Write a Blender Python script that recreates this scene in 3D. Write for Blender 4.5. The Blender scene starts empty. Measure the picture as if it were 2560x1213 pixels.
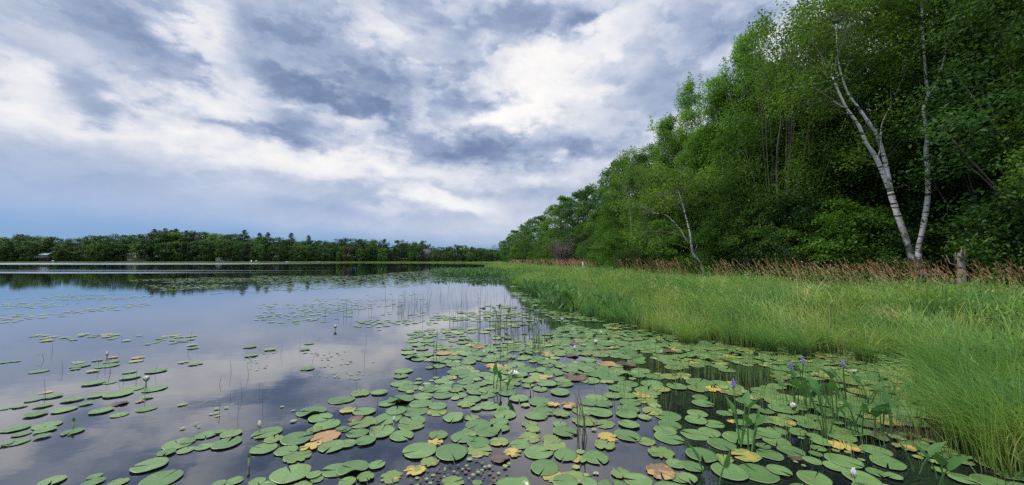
import bpy, math, random
import numpy as np
from mathutils import Vector, Matrix, Euler
R = math.radians
scene = bpy.context.scene
col = scene.collection

# ------------------------------------------------------------------ camera
FPX = 950.0                       # focal length in pixels of the 2560-wide photograph
CAM_H = 1.2
PITCH = math.atan((652.0 - 606.5) / FPX)
cam_data = bpy.data.cameras.new("camera")
cam_data.sensor_width = 36.0
cam_data.lens = FPX * 36.0 / 2560.0
cam_data.clip_start = 0.05
cam_data.clip_end = 9000.0
cam = bpy.data.objects.new("camera", cam_data)
cam.location = (0, 0, CAM_H)
cam.rotation_euler = (math.pi / 2 + PITCH, 0, 0)
col.objects.link(cam)
scene.camera = cam

def ray(px, py):
    x, z = (px - 1280.0) / FPX, (606.5 - py) / FPX
    c, s = math.cos(PITCH), math.sin(PITCH)
    return Vector((x, c - z * s, s + z * c))
def on_plane(px, py, z=0.0):
    d = ray(px, py)
    t = (z - CAM_H) / d.z
    return Vector((d.x * t, d.y * t, z))
def at_depth(px, py, Y):
    d = ray(px, py)
    t = Y / d.y
    return Vector((d.x * t, Y, CAM_H + d.z * t))

# ------------------------------------------------------------------ render and exposure
scene.render.engine = "CYCLES"
scene.view_settings.view_transform = "Standard"
scene.view_settings.look = "None"
scene.view_settings.exposure = 0.28
scene.view_settings.gamma = 1.0
scene.view_settings.use_curve_mapping = False
scene.cycles.use_denoising = False
scene.cycles.max_bounces = 8
scene.cycles.transparent_max_bounces = 8
scene.cycles.diffuse_bounces = 3
scene.cycles.glossy_bounces = 3
scene.cycles.transmission_bounces = 3
scene.cycles.sample_clamp_indirect = 6.0
scene.cycles.caustics_reflective = False
scene.cycles.caustics_refractive = False

# ------------------------------------------------------------------ world: Nishita sky behind a broken cloud deck
SUN_EL, SUN_AZ = R(50), R(-80)     # azimuth from +Y towards +X
world = bpy.data.worlds.new("World")
scene.world = world
world.use_nodes = True
W = world.node_tree
W.nodes.clear()
def wn(t, **kw):
    n = W.nodes.new(t)
    for k, v in kw.items():
        setattr(n, k, v)
    return n
def wm(op, a, b=None, c=None, clamp=False):
    n = W.nodes.new("ShaderNodeMath"); n.operation = op; n.use_clamp = clamp
    for i, v in enumerate((a, b, c)):
        if v is None: continue
        if isinstance(v, (int, float)): n.inputs[i].default_value = v
        else: W.links.new(v, n.inputs[i])
    return n.outputs[0]
def wsmooth(v, lo, hi, a=0.0, b=1.0):
    n = W.nodes.new("ShaderNodeMapRange"); n.interpolation_type = "SMOOTHSTEP"
    W.links.new(v, n.inputs[0])
    for i, x in enumerate((lo, hi, a, b)): n.inputs[i + 1].default_value = x
    return n.outputs[0]
def wnoise(vec, scale, detail=8.0, rough=0.55, dist=0.0, lac=2.0):
    n = W.nodes.new("ShaderNodeTexNoise"); n.noise_dimensions = "3D"
    W.links.new(vec, n.inputs["Vector"])
    n.inputs["Scale"].default_value = scale; n.inputs["Detail"].default_value = detail
    n.inputs["Roughness"].default_value = rough; n.inputs["Distortion"].default_value = dist
    n.inputs["Lacunarity"].default_value = lac
    return n
def wcomb(x, y, z):
    n = W.nodes.new("ShaderNodeCombineXYZ")
    for i, v in enumerate((x, y, z)):
        if isinstance(v, (int, float)): n.inputs[i].default_value = v
        else: W.links.new(v, n.inputs[i])
    return n.outputs[0]
def wmix(f, a, b):
    n = W.nodes.new("ShaderNodeMix"); n.data_type = "RGBA"
    for sock, v in ((n.inputs[0], f), (n.inputs[6], a), (n.inputs[7], b)):
        if isinstance(v, (int, float)): sock.default_value = v
        elif isinstance(v, tuple): sock.default_value = (*v, 1.0)
        else: W.links.new(v, sock)
    return n.outputs[2]
def lin(r, g, b):
    f = lambda c: (c / 255.0) / 12.92 if c / 255.0 <= 0.04045 else ((c / 255.0 + 0.055) / 1.055) ** 2.4
    return (f(r), f(g), f(b))

tc = wn("ShaderNodeTexCoord")
sep = wn("ShaderNodeSeparateXYZ"); W.links.new(tc.outputs["Generated"], sep.inputs[0])
dx, dy, dz = sep.outputs
zc = wm("MAXIMUM", dz, 0.0)
az = wm("ARCTAN2", dx, dy)
el = wm("ARCSINE", zc)
# a flat cloud deck seen in perspective
inv = wm("DIVIDE", 1.0, wm("ADD", zc, 0.22))
deck = wcomb(wm("MULTIPLY", dx, inv), wm("MULTIPLY", dy, inv), 3.7)
big = wnoise(deck, 1.15, 3.0, 0.5)
sepb = wn("ShaderNodeSeparateColor"); W.links.new(big.outputs["Color"], sepb.inputs[0])
lump = wcomb(dx, dy, wm("MULTIPLY", zc, 1.9))
mid = wnoise(lump, 5.4, 9.0, 0.57)
sepm = wn("ShaderNodeSeparateColor"); W.links.new(mid.outputs["Color"], sepm.inputs[0])
fine = wnoise(lump, 15.0, 6.0, 0.60, 0.2)
sepf = wn("ShaderNodeSeparateColor"); W.links.new(fine.outputs["Color"], sepf.inputs[0])
def cen(s): return wm("SUBTRACT", s, 0.5)
# the outlines of the cloud masses are frayed by the noise
calm = wsmooth(el, 0.08, 0.42, 0.35, 1.0)
azw = wm("ADD", az, wm("MULTIPLY", wm("ADD", wm("MULTIPLY", cen(sepb.outputs[0]), 0.10), wm("ADD", wm("MULTIPLY", cen(sepm.outputs[0]), 0.26), wm("MULTIPLY", cen(sepf.outputs[0]), 0.08))), calm))
elw = wm("ADD", el, wm("MULTIPLY", wm("ADD", wm("MULTIPLY", cen(sepb.outputs[1]), 0.06), wm("ADD", wm("MULTIPLY", cen(sepm.outputs[1]), 0.21), wm("MULTIPLY", cen(sepf.outputs[1]), 0.08))), calm))

grp = bpy.data.node_groups.new("cloud_mass", "ShaderNodeTree")
for nm in ("az", "el", "a0", "e0", "ca", "sa", "rx", "ry", "amp"):
    grp.interface.new_socket(nm, in_out="INPUT", socket_type="NodeSocketFloat")
grp.interface.new_socket("value", in_out="OUTPUT", socket_type="NodeSocketFloat")
gi = grp.nodes.new("NodeGroupInput"); go = grp.nodes.new("NodeGroupOutput")
def gm(op, a, b=None):
    n = grp.nodes.new("ShaderNodeMath"); n.operation = op
    for i, v in enumerate((a, b)):
        if v is None: continue
        if isinstance(v, (int, float)): n.inputs[i].default_value = v
        else: grp.links.new(v, n.inputs[i])
    return n.outputs[0]
I = gi.outputs
du = gm("SUBTRACT", I["az"], I["a0"]); dv = gm("SUBTRACT", I["el"], I["e0"])
p = gm("DIVIDE", gm("ADD", gm("MULTIPLY", du, I["ca"]), gm("MULTIPLY", dv, I["sa"])), I["rx"])
q = gm("DIVIDE", gm("SUBTRACT", gm("MULTIPLY", dv, I["ca"]), gm("MULTIPLY", du, I["sa"])), I["ry"])
d2 = gm("ADD", gm("MULTIPLY", p, p), gm("MULTIPLY", q, q))
g = gm("EXPONENT", gm("MULTIPLY", gm("POWER", d2, 1.5), -1.0))
grp.links.new(gm("MULTIPLY", g, I["amp"]), go.inputs[0])

def azel(px, py):
    d = ray(px, py).normalized()
    return math.atan2(d.x, d.y), math.asin(d.z)
def masses(lst):
    tot = None
    for (cx, cy, rx, ry, ang, amp) in lst:
        a0, e0 = azel(cx, cy)
        a1, e1 = azel(cx + rx, cy); a2, e2 = azel(cx, cy - ry)
        n = W.nodes.new("ShaderNodeGroup"); n.node_tree = grp
        W.links.new(azw, n.inputs["az"]); W.links.new(elw, n.inputs["el"])
        t = R(ang)
        for k, v in (("a0", a0), ("e0", e0), ("ca", math.cos(t)), ("sa", math.sin(t)),
                     ("rx", math.hypot(a1 - a0, e1 - e0)), ("ry", abs(e2 - e0)), ("amp", amp * (0.88 if amp < 0 else 0.64))):
            n.inputs[k].default_value = v
        tot = n.outputs[0] if tot is None else wm("ADD", tot, n.outputs[0])
    return tot
# (centre, radii, tilt, how much darker or brighter the deck is there)
CLOUDS = [
    (200, 30, 190, 60, 0, -.36), (270, 165, 150, 75, -20, -.16), (420, 120, 120, 110, -35, -.30), (290, 262, 85, 55, 0, -.42),
    (380, 322, 130, 26, 0, -.24), (780, 50, 150, 100, 10, -.34), (830, 175, 170, 110, 0, -.34), (725, 205, 80, 32, 0, -.22),
    (725, 325, 85, 45, 0, -.42), (610, 312, 100, 15, 0, -.30), (890, 262, 150, 24, -10, -.48), (1070, 205, 170, 90, 0, -.32),
    (1330, 90, 95, 45, -10, -.46), (1455, 65, 50, 38, 10, -.56), (1130, 25, 210, 50, 0, -.24), (1380, 15, 160, 32, 0, -.24),
    (1270, 368, 220, 44, 6, -.36), (1090, 360, 160, 36, -6, -.22), (1720, 80, 130, 130, 30, -.20), (1625, 250, 100, 90, 20, -.24),
    (1860, 40, 140, 110, 20, -.30), (1510, 160, 70, 36, 20, -.20), (40, 120, 130, 60, 0, -.16), (120, 430, 300, 80, 0, -.20),
    (760, 520, 130, 28, 0, -.20), (980, 472, 170, 22, 0, -.22), (960, 505, 120, 14, 0, -.12), (1290, 480, 130, 26, 0, -.16),
    (640, 110, 60, 60, 0, -.15), (560, 20, 110, 40, 0, -.16), (1570, 420, 90, 50, 0, -.12), (900, 545, 200, 14, 0, -.05),
    (90, 215, 110, 70, -25, .34), (60, 290, 110, 34, -10, .30), (520, 85, 66, 110, -35, .36), (590, 205, 90, 80, -50, .32),
    (480, 245, 150, 44, -20, .26), (700, 388, 300, 42, 0, .58), (860, 430, 240, 36, -4, .30), (230, 320, 130, 22, -10, .22),
    (1370, 210, 130, 80, 15, .66), (1290, 292, 130, 30, 8, .70), (1540, 70, 120, 70, 40, .40), (1010, 118, 90, 36, 0, .32),
    (1090, 497, 130, 22, -8, .95), (950, 522, 70, 13, 0, .30), (1200, 530, 70, 14, -15, .30), (1460, 412, 170, 34, 8, .26),
    (1030, 420, 300, 30, -6, .22), (1600, 350, 90, 40, 20, .16), (1500, 225, 80, 28, 10, .34), (1620, 170, 60, 60, 0, .14),
    (900, 320, 120, 26, -14, .26), (600, 280, 70, 26, 0, .26), (500, 172, 60, 20, -20, -.22), (640, 178, 60, 24, 0, -.20), (560, 290, 44, 28, 0, -.20), (960, 290, 60, 18, -35, -.30),
    (1255, 118, 26, 14, 20, -.30), (1150, 372, 90, 18, 0, -.16), (1420, 372, 90, 20, 8, -.20), (870, 405, 60, 8, 0, -.16), (640, 345, 40, 12, 0, -.14), (1230, 240, 60, 24, 0, -.16),
    (150, 208, 44, 30, -40, .24), (480, 88, 30, 56, -20, .18), (430, 205, 80, 28, -20, .16), (390, 290, 56, 16, 0, .22), (880, 312, 50, 20, 10, .26), (720, 262, 26, 10, 20, .24), (1015, 365, 46, 10, -10, .22),
    (1090, 150, 50, 18, 10, .2), (1500, 100, 60, 40, 45, .25), (1180, 232, 40, 12, 10, .18), (1320, 560, 200, 20, 0, .12),
]
T = masses(CLOUDS)
billow = wm("ABSOLUTE", cen(sepm.outputs[2]))
patch = wsmooth(sepb.outputs[2], 0.38, 0.62, 0.35, 1.15)
swirl = wm("ADD", wm("MULTIPLY", cen(big.outputs["Fac"]), 0.40), wm("MULTIPLY", wm("ADD", wm("MULTIPLY", cen(mid.outputs["Fac"]), 0.55), wm("ADD", wm("MULTIPLY", wm("SUBTRACT", billow, 0.08), 1.1), wm("MULTIPLY", cen(fine.outputs["Fac"]), 0.40))), patch))
# relief: the side of each billow that faces the brightest part of the sky is lighter
off = wn("ShaderNodeVectorMath"); off.operation = "ADD"; W.links.new(lump, off.inputs[0]); off.inputs[1].default_value = (0.004, 0.006, 0.042)
mid2 = wnoise(off.outputs[0], 5.4, 9.0, 0.57)
relief = wm("MULTIPLY", wm("SUBTRACT", mid.outputs["Fac"], mid2.outputs["Fac"]), 0.7)
amt = wm("MULTIPLY", wsmooth(el, 0.06, 0.36, 0.30, 1.0), wsmooth(az, -0.9, -0.2, 0.75, 1.0))
# open smooth veil low in the west (left of the view)
crisp = wm("ADD", wsmooth(wm("ADD", mid.outputs["Fac"], wm("MULTIPLY", cen(fine.outputs["Fac"]), 0.25)), 0.50, 0.55, -0.07, 0.07), wsmooth(wm("ADD", sepm.outputs[2], wm("MULTIPLY", cen(fine.outputs["Fac"]), 0.35)), 0.40, 0.44, -0.10, 0.02))
T = wm("ADD", wm("ADD", 0.70, T), wm("MULTIPLY", wm("ADD", wm("ADD", wm("MULTIPLY", swirl, 0.80), wm("MULTIPLY", relief, 1.3)), wm("MULTIPLY", crisp, 0.75)), amt))
wsoft = wm("MULTIPLY", wm("ADD", wm("TANH", wm("MULTIPLY", wm("SUBTRACT", T, 0.55), 1.75)), 1.0), 0.5)
ramp = wn("ShaderNodeValToRGB"); W.links.new(wsoft, ramp.inputs[0])
cr = ramp.color_ramp
cr.interpolation = "B_SPLINE"
stops = [(0.0, (100, 119, 154)), (0.22, (129, 147, 181)), (0.45, (166, 180, 206)), (0.66, (200, 207, 223)), (0.86, (238, 237, 239)), (1.0, (255, 253, 248))]
while len(cr.elements) < len(stops): cr.elements.new(0.5)
for e, (pos, c) in zip(cr.elements, stops):
    e.position = pos; e.color = (*lin(*c), 1.0)
SKY_K = 0.1                       # world strength
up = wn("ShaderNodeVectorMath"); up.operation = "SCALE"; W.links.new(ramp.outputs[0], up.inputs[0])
# unseen sky overhead and behind the camera made brighter, added to light the ground
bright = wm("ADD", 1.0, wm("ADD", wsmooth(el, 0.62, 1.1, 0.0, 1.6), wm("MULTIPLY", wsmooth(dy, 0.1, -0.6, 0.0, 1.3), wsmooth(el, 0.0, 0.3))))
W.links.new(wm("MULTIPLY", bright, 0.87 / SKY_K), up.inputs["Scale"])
veil = tuple(c * 0.90 / SKY_K for c in lin(150, 174, 213))      # bluish rain veil low over the left shore
cloud_col = wmix(wm("MULTIPLY", wsmooth(el, 0.24, 0.05, 0.0, 0.80), wsmooth(az, -0.10, -0.75, 0.25, 1.0)), up.outputs[0], veil)
# blue band of distant clear sky under the deck
nish = wn("ShaderNodeTexSky"); nish.sky_type = "NISHITA"; nish.sun_disc = False
nish.sun_elevation = SUN_EL; nish.sun_rotation = SUN_AZ
nish.air_density = 1.6; nish.dust_density = 0.6; nish.ozone_density = 3.0
bandtop = wm("ADD", 0.062, wm("MULTIPLY", wsmooth(az, -0.93, 0.05, 0.022, -0.012), 1.0))
bandtop = wm("ADD", bandtop, wm("MULTIPLY", cen(sepm.outputs[2]), 0.05))
below = wm("SUBTRACT", bandtop, el)
gap = wm("MULTIPLY", wsmooth(below, -0.03, 0.04), wsmooth(az, -0.15, 0.25, 0.95, 0.45))
rainblue = tuple(c / SKY_K for c in lin(104, 148, 195))      # distant air and rain under the deck
lowsky = wmix(0.92, nish.outputs[0], rainblue)
sky = wmix(gap, cloud_col, lowsky)
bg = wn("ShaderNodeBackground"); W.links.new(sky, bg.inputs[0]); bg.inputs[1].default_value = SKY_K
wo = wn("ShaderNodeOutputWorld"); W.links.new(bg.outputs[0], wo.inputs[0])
world.cycles.sampling_method = "MANUAL"
world.cycles.sample_map_resolution = 512

# ------------------------------------------------------------------ sun through thin cloud
sd = bpy.data.lights.new("sun", "SUN")
sd.energy = 2.2; sd.angle = R(12); sd.color = (1.0, 0.95, 0.86)
sun = bpy.data.objects.new("sun", sd)
sdir = Vector((math.sin(SUN_AZ) * math.cos(SUN_EL), math.cos(SUN_AZ) * math.cos(SUN_EL), math.sin(SUN_EL)))
sun.rotation_euler = sdir.to_track_quat("Z", "Y").to_euler()
sun.location = (0, 0, 60)
col.objects.link(sun)

# ------------------------------------------------------------------ helpers
rng = np.random.default_rng(11)
random.seed(7)

class Buf:
    """collects quads, triangles and n-gons and links them as one mesh object"""
    def __init__(self):
        self.v, self.f, self.uv, self.n = [], [], [], 0
    def add(self, verts, faces, uv=None):
        verts = np.asarray(verts, float).reshape(-1, 3)
        faces = np.asarray(faces, int)
        self.v.append(verts); self.f.append(faces + self.n)
        self.uv.append(np.zeros((len(verts), 2)) if uv is None else np.asarray(uv, float))
        self.n += len(verts)
    def mesh(self, name, smooth=False):
        me = bpy.data.meshes.new(name)
        v = np.concatenate(self.v); uv = np.concatenate(self.uv)
        tot = np.concatenate([np.full(len(f), f.shape[1]) for f in self.f if len(f)])
        idx = np.concatenate([f.ravel() for f in self.f if len(f)])
        me.vertices.add(len(v)); me.vertices.foreach_set("co", v.astype(np.float32).ravel())
        me.loops.add(len(idx)); me.loops.foreach_set("vertex_index", idx.astype(np.int32))
        me.polygons.add(len(tot))
        me.polygons.foreach_set("loop_start", np.concatenate([[0], np.cumsum(tot)[:-1]]).astype(np.int32))
        me.polygons.foreach_set("loop_total", tot.astype(np.int32))
        me.update(calc_edges=True)
        if np.any(uv):
            l = me.uv_layers.new(name="UVMap")
            l.data.foreach_set("uv", uv[idx].astype(np.float32).ravel())
        if smooth: me.polygons.foreach_set("use_smooth", np.ones(len(tot), bool))
        me.validate()
        return me

def link(name, me, mat, parent=None, loc=None):
    o = bpy.data.objects.new(name, me)
    if mat is not None and not me.materials: me.materials.append(mat)
    col.objects.link(o)
    if parent is not None: o.parent = parent
    if loc is not None: o.location = loc
    return o
def tag(o, label=None, cat=None, group=None, kind=None):
    if label: o["label"] = label
    if cat: o["category"] = cat
    if group: o["group"] = group
    if kind: o["kind"] = kind
    return o
def empty(name, loc, label, cat, group=None, rz=0.0, sc=1.0):
    o = bpy.data.objects.new(name, None); col.objects.link(o)
    o.location = loc; o.rotation_euler = (0, 0, rz)
    o.scale = sc if isinstance(sc, tuple) else (sc, sc, sc)
    o.empty_display_size = 0.2
    return tag(o, label, cat, group)

def norm(a): return a / np.maximum(np.linalg.norm(a, axis=-1, keepdims=True), 1e-9)
def tube(b, pts, rad, n=7, cap=True):
    pts = np.asarray(pts, float); m = len(pts)
    rad = np.broadcast_to(np.asarray(rad, float), (m,))
    tan = norm(np.gradient(pts, axis=0))
    ref = np.array([0.31, 0.95, 0.05]) if abs(tan[:, 2]).mean() > 0.7 else np.array([0.02, 0.05, 1.0])
    sx = norm(np.cross(tan, ref)); sy = np.cross(tan, sx)
    a = np.linspace(0, 2 * np.pi, n, endpoint=False)
    ring = pts[:, None] + rad[:, None, None] * (np.cos(a)[None, :, None] * sx[:, None] + np.sin(a)[None, :, None] * sy[:, None])
    i, j = np.meshgrid(np.arange(m - 1), np.arange(n), indexing="ij")
    k = (j + 1) % n
    q = np.stack([i * n + j, i * n + k, (i + 1) * n + k, (i + 1) * n + j], -1).reshape(-1, 4)
    lenv = np.concatenate([[0], np.cumsum(np.linalg.norm(np.diff(pts, axis=0), axis=1))])
    uv = np.stack([np.tile(np.arange(n) / n, m), np.repeat(lenv, n)], -1)
    base = b.n
    b.add(ring.reshape(-1, 3), q, uv)
    if cap:
        b.v.append(np.zeros((0, 3))); b.uv.append(np.zeros((0, 2)))
        b.f.append(np.array([np.arange(n)[::-1] + base, (m - 1) * n + np.arange(n) + base]))
def spline(pts, n):
    """Catmull-Rom through the control points"""
    p = np.asarray(pts, float)
    if len(p) == 2: return p[0] + (p[1] - p[0]) * np.linspace(0, 1, n)[:, None]
    p = np.vstack([2 * p[0] - p[1], p, 2 * p[-1] - p[-2]])
    t = np.linspace(0, len(p) - 3 - 1e-6, n); i = t.astype(int); u = (t - i)[:, None]
    a, bb, c, d = p[i], p[i + 1], p[i + 2], p[i + 3]
    return 0.5 * ((2 * bb) + (c - a) * u + (2 * a - 5 * bb + 4 * c - d) * u ** 2 + (3 * bb - a - 3 * c + d) * u ** 3)
def leaves(b, C, size, r, up=0.5, width=0.62, droop=0.0):
    """one folded lozenge per leaf"""
    n = len(C)
    nor = r.normal(size=(n, 3)); nor[:, 2] = np.abs(nor[:, 2]) + up; nor = norm(nor)
    d = r.normal(size=(n, 3)); d[:, 2] -= droop; d = norm(d - nor * (d * nor).sum(1, keepdims=True))
    s = (size * r.uniform(0.7, 1.35, n))[:, None]
    side = np.cross(nor, d)
    v = np.stack([C - d * s * 0.5, C + side * s * width * 0.5 + nor * s * 0.12, C + d * s * 0.5, C - side * s * width * 0.5 + nor * s * 0.12], 1)
    b.add(v.reshape(-1, 3), np.arange(4 * n).reshape(n, 4))
def box(b, c, s, rz=0.0):
    v = np.array([[x, y, z] for z in (-.5, .5) for y in (-.5, .5) for x in (-.5, .5)]) * np.array(s)
    cc, ss = math.cos(rz), math.sin(rz)
    v = np.stack([v[:, 0] * cc - v[:, 1] * ss, v[:, 0] * ss + v[:, 1] * cc, v[:, 2]], 1) + np.array(c)
    b.add(v, [[0, 2, 3, 1], [4, 5, 7, 6], [0, 1, 5, 4], [2, 6, 7, 3], [0, 4, 6, 2], [1, 3, 7, 5]])

# ------------------------------------------------------------------ materials
class NT:
    def __init__(self, name):
        self.m = bpy.data.materials.new(name); self.m.use_nodes = True
        self.t = self.m.node_tree; self.t.nodes.clear()
        self.out = self.t.nodes.new("ShaderNodeOutputMaterial")
    def n(self, typ, ins=None, **kw):
        x = self.t.nodes.new(typ)
        for k, v in kw.items(): setattr(x, k, v)
        for k, v in (ins or {}).items():
            if hasattr(v, "links"): self.t.links.new(v, x.inputs[k])
            else:
                if isinstance(v, tuple) and len(v) == 3 and x.inputs[k].type == "RGBA": v = (*v, 1.0)
                x.inputs[k].default_value = v
        return x
    def math(self, op, a, b=0.0, clamp=False): return self.n("ShaderNodeMath", {0: a, 1: b}, operation=op, use_clamp=clamp).outputs[0]
    def mix(self, f, a, b, mode="MIX"):
        return self.n("ShaderNodeMix", {0: f, 6: a, 7: b}, data_type="RGBA", blend_type=mode).outputs[2]
    def step(self, v, lo, hi, a=0.0, b=1.0):
        return self.n("ShaderNodeMapRange", {0: v, 1: lo, 2: hi, 3: a, 4: b}, interpolation_type="SMOOTHSTEP").outputs[0]
    def noise(self, vec, scale, detail=3.0, rough=0.5):
        return self.n("ShaderNodeTexNoise", {"Vector": vec, "Scale": scale, "Detail": detail, "Roughness": rough})
    def ramp(self, f, stops):
        x = self.n("ShaderNodeValToRGB", {0: f}); c = x.color_ramp
        while len(c.elements) < len(stops): c.elements.new(0.5)
        for e, (p, k) in zip(c.elements, stops): e.position = p; e.color = (*k, 1.0)
        return x.outputs[0]
    def done(self, shader): self.t.links.new(shader, self.out.inputs[0]); return self.m

def leaf_mat(name, dark, light, yellow=None, transl=0.42, rough=0.5, patch=0.35, spec=0.16):
    k = NT(name)
    geo = k.n("ShaderNodeNewGeometry"); oi = k.n("ShaderNodeObjectInfo")
    pos = k.noise(geo.outputs["Position"], patch, 2.0)
    f = k.math("ADD", k.math("MULTIPLY", geo.outputs["Random Per Island"], 0.55), k.math("MULTIPLY", k.step(pos.outputs[0], 0.3, 0.7), 0.45))
    f = k.math("ADD", f, k.math("MULTIPLY", k.math("SUBTRACT", oi.outputs["Random"], 0.5), 0.35), True)
    st = [(0.0, dark), (0.75, light)]
    if yellow: st.append((1.0, yellow))
    c = k.ramp(f, st)
    p = k.n("ShaderNodeBsdfPrincipled", {"Base Color": c, "Roughness": rough, "Specular IOR Level": spec})
    hs = k.n("ShaderNodeHueSaturation", {"Color": c, "Hue": 0.485, "Saturation": 1.15, "Value": 1.5})
    t = k.n("ShaderNodeBsdfTranslucent", {"Color": hs.outputs[0]})
    return k.done(k.n("ShaderNodeMixShader", {0: transl, 1: p.outputs[0], 2: t.outputs[0]}).outputs[0])
def plain_mat(name, c, rough=0.7, noise=0.0, nscale=6.0, c2=None, metallic=0.0):
    k = NT(name)
    tcn = k.n("ShaderNodeTexCoord")
    nz = k.noise(tcn.outputs["Object"], nscale, 5.0, 0.6)
    c2 = c2 or tuple(x * 0.6 for x in c)
    cc = k.mix(k.step(nz.outputs[0], 0.35, 0.65, 0.0, max(noise, 0.15)), c, c2)
    return k.done(k.n("ShaderNodeBsdfPrincipled", {"Base Color": cc, "Roughness": rough, "Metallic": metallic}).outputs[0])
def bark_mat(name, c, c2, scale=7.0):
    k = NT(name); g = k.n("ShaderNodeTexCoord")
    mp = k.n("ShaderNodeMapping", {"Vector": g.outputs["Object"], "Scale": (1, 1, 0.22)})
    nz = k.noise(mp.outputs[0], scale * 2, 6.0, 0.65)
    bp = k.n("ShaderNodeBump", {"Height": nz.outputs[0], "Strength": 0.6, "Distance": 0.03})
    return k.done(k.n("ShaderNodeBsdfPrincipled", {"Base Color": k.ramp(nz.outputs[0], [(0.3, c2), (0.7, c)]), "Roughness": 0.85, "Normal": bp.outputs[0]}).outputs[0])
def birch_mat():
    k = NT("white_birch_bark"); g = k.n("ShaderNodeTexCoord")
    mp = k.n("ShaderNodeMapping", {"Vector": g.outputs["Object"], "Scale": (0.9, 0.9, 5.0)})
    n1 = k.noise(mp.outputs[0], 1.9, 4.0, 0.55)
    bands = k.step(n1.outputs[0], 0.55, 0.585)
    n2 = k.noise(g.outputs["Object"], 2.2, 5.0, 0.6)
    white = k.ramp(n2.outputs[0], [(0.3, (0.40, 0.385, 0.36)), (0.7, (0.62, 0.61, 0.59))])
    sp = k.n("ShaderNodeSeparateXYZ", {0: g.outputs["Object"]})
    low = k.math("MULTIPLY", k.step(sp.outputs[2], 3.4, 0.8), k.step(n2.outputs[0], 0.38, 0.55))
    c = k.mix(k.math("MAXIMUM", bands, low), white, (0.045, 0.04, 0.035))
    return k.done(k.n("ShaderNodeBsdfPrincipled", {"Base Color": c, "Roughness": 0.7}).outputs[0])

M = {}
M["maple"] = leaf_mat("broad_leaves", (0.028, 0.072, 0.016), (0.088, 0.185, 0.034), (0.135, 0.24, 0.048))
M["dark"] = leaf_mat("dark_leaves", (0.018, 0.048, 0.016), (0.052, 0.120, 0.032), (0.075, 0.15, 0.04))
M["poplar"] = leaf_mat("poplar_leaves", (0.075, 0.165, 0.034), (0.18, 0.35, 0.066), (0.25, 0.41, 0.095))
M["birch"] = leaf_mat("birch_leaves", (0.040, 0.090, 0.018), (0.100, 0.190, 0.034), (0.15, 0.225, 0.045))
M["fresh"] = leaf_mat("fresh_leaves", (0.035, 0.090, 0.016), (0.095, 0.205, 0.032), (0.14, 0.26, 0.046))
M["pine"] = leaf_mat("pine_needles", (0.012, 0.034, 0.018), (0.030, 0.066, 0.030), None, 0.15)
M["far"] = leaf_mat("far_leaves", (0.010, 0.030, 0.008), (0.038, 0.080, 0.016), (0.06, 0.105, 0.022), 0.2, patch=0.08)
M["rust"] = leaf_mat("rusty_leaves", (0.06, 0.050, 0.020), (0.135, 0.085, 0.035), None, 0.2)
M["twig"] = leaf_mat("dry_twig_leaves", (0.075, 0.058, 0.048), (0.135, 0.10, 0.078), (0.09, 0.10, 0.05), 0.1)
M["bark"] = bark_mat("grey_bark", (0.14, 0.12, 0.10), (0.05, 0.042, 0.035))
M["palebark"] = bark_mat("pale_bark", (0.30, 0.27, 0.23), (0.12, 0.10, 0.08))
M["birchbark"] = birch_mat()

# ------------------------------------------------------------------ lake, land
SHORE = np.array([(7.5, -200), (5.6, -40), (5.2, -6), (3.4, 1.0), (3.15, 2.2), (3.7, 2.9), (4.2, 3.45), (5.7, 3.9), (5.6, 4.5), (4.05, 5.1), (3.1, 6.2), (2.1, 10), (1.15, 16.8), (0.3, 30), (-2.2, 57), (-4, 110),
                  (-9, 160), (-25, 215), (-60, 236), (-110, 242), (-170, 264), (-260, 290), (-420, 308), (-620, 330), (-1000, 310)], float)
TREES = np.array([(22, -200), (19, -40), (17.5, 2), (16.2, 9), (15.6, 12), (14.2, 16), (12.7, 20), (11.7, 26), (11, 34), (10, 50), (8, 75), (4, 110),
                  (0, 150), (-14, 222), (-55, 248), (-110, 252), (-170, 270), (-260, 295), (-420, 313), (-620, 335), (-1000, 316)], float)
def pl_dist(P, line):
    best = np.full(len(P), 1e9); sgn = np.ones(len(P))
    for a, b in zip(line[:-1], line[1:]):
        ab = b - a; t = np.clip(((P - a) @ ab) / (ab @ ab), 0, 1)
        q = a + t[:, None] * ab; d = np.linalg.norm(P - q, axis=1)
        cr = ab[0] * (P[:, 1] - a[1]) - ab[1] * (P[:, 0] - a[0])
        m = d < best; best[m] = d[m]; sgn[m] = np.where(cr[m] < 0, 1, -1)      # right of the line = land
    return best * sgn
def ground_z(P):
    P = np.asarray(P, float).reshape(-1, 2)
    s = pl_dist(P, SHORE); w = pl_dist(P, TREES)
    z = np.where(s < 0, np.maximum(s * 0.12, -1.2), np.minimum(s * 0.05 - 0.05, 0.16))
    z = z + np.where(w > 0, np.minimum(w * 0.05, 0.9), 0)
    far = np.clip((P[:, 1] - 180) / 60, 0, 1)
    return z + far * np.where(w > 0, np.minimum(w * 0.06, 4.0), 0)
def gz(x, y): return float(ground_z([[x, y]])[0])

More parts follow.
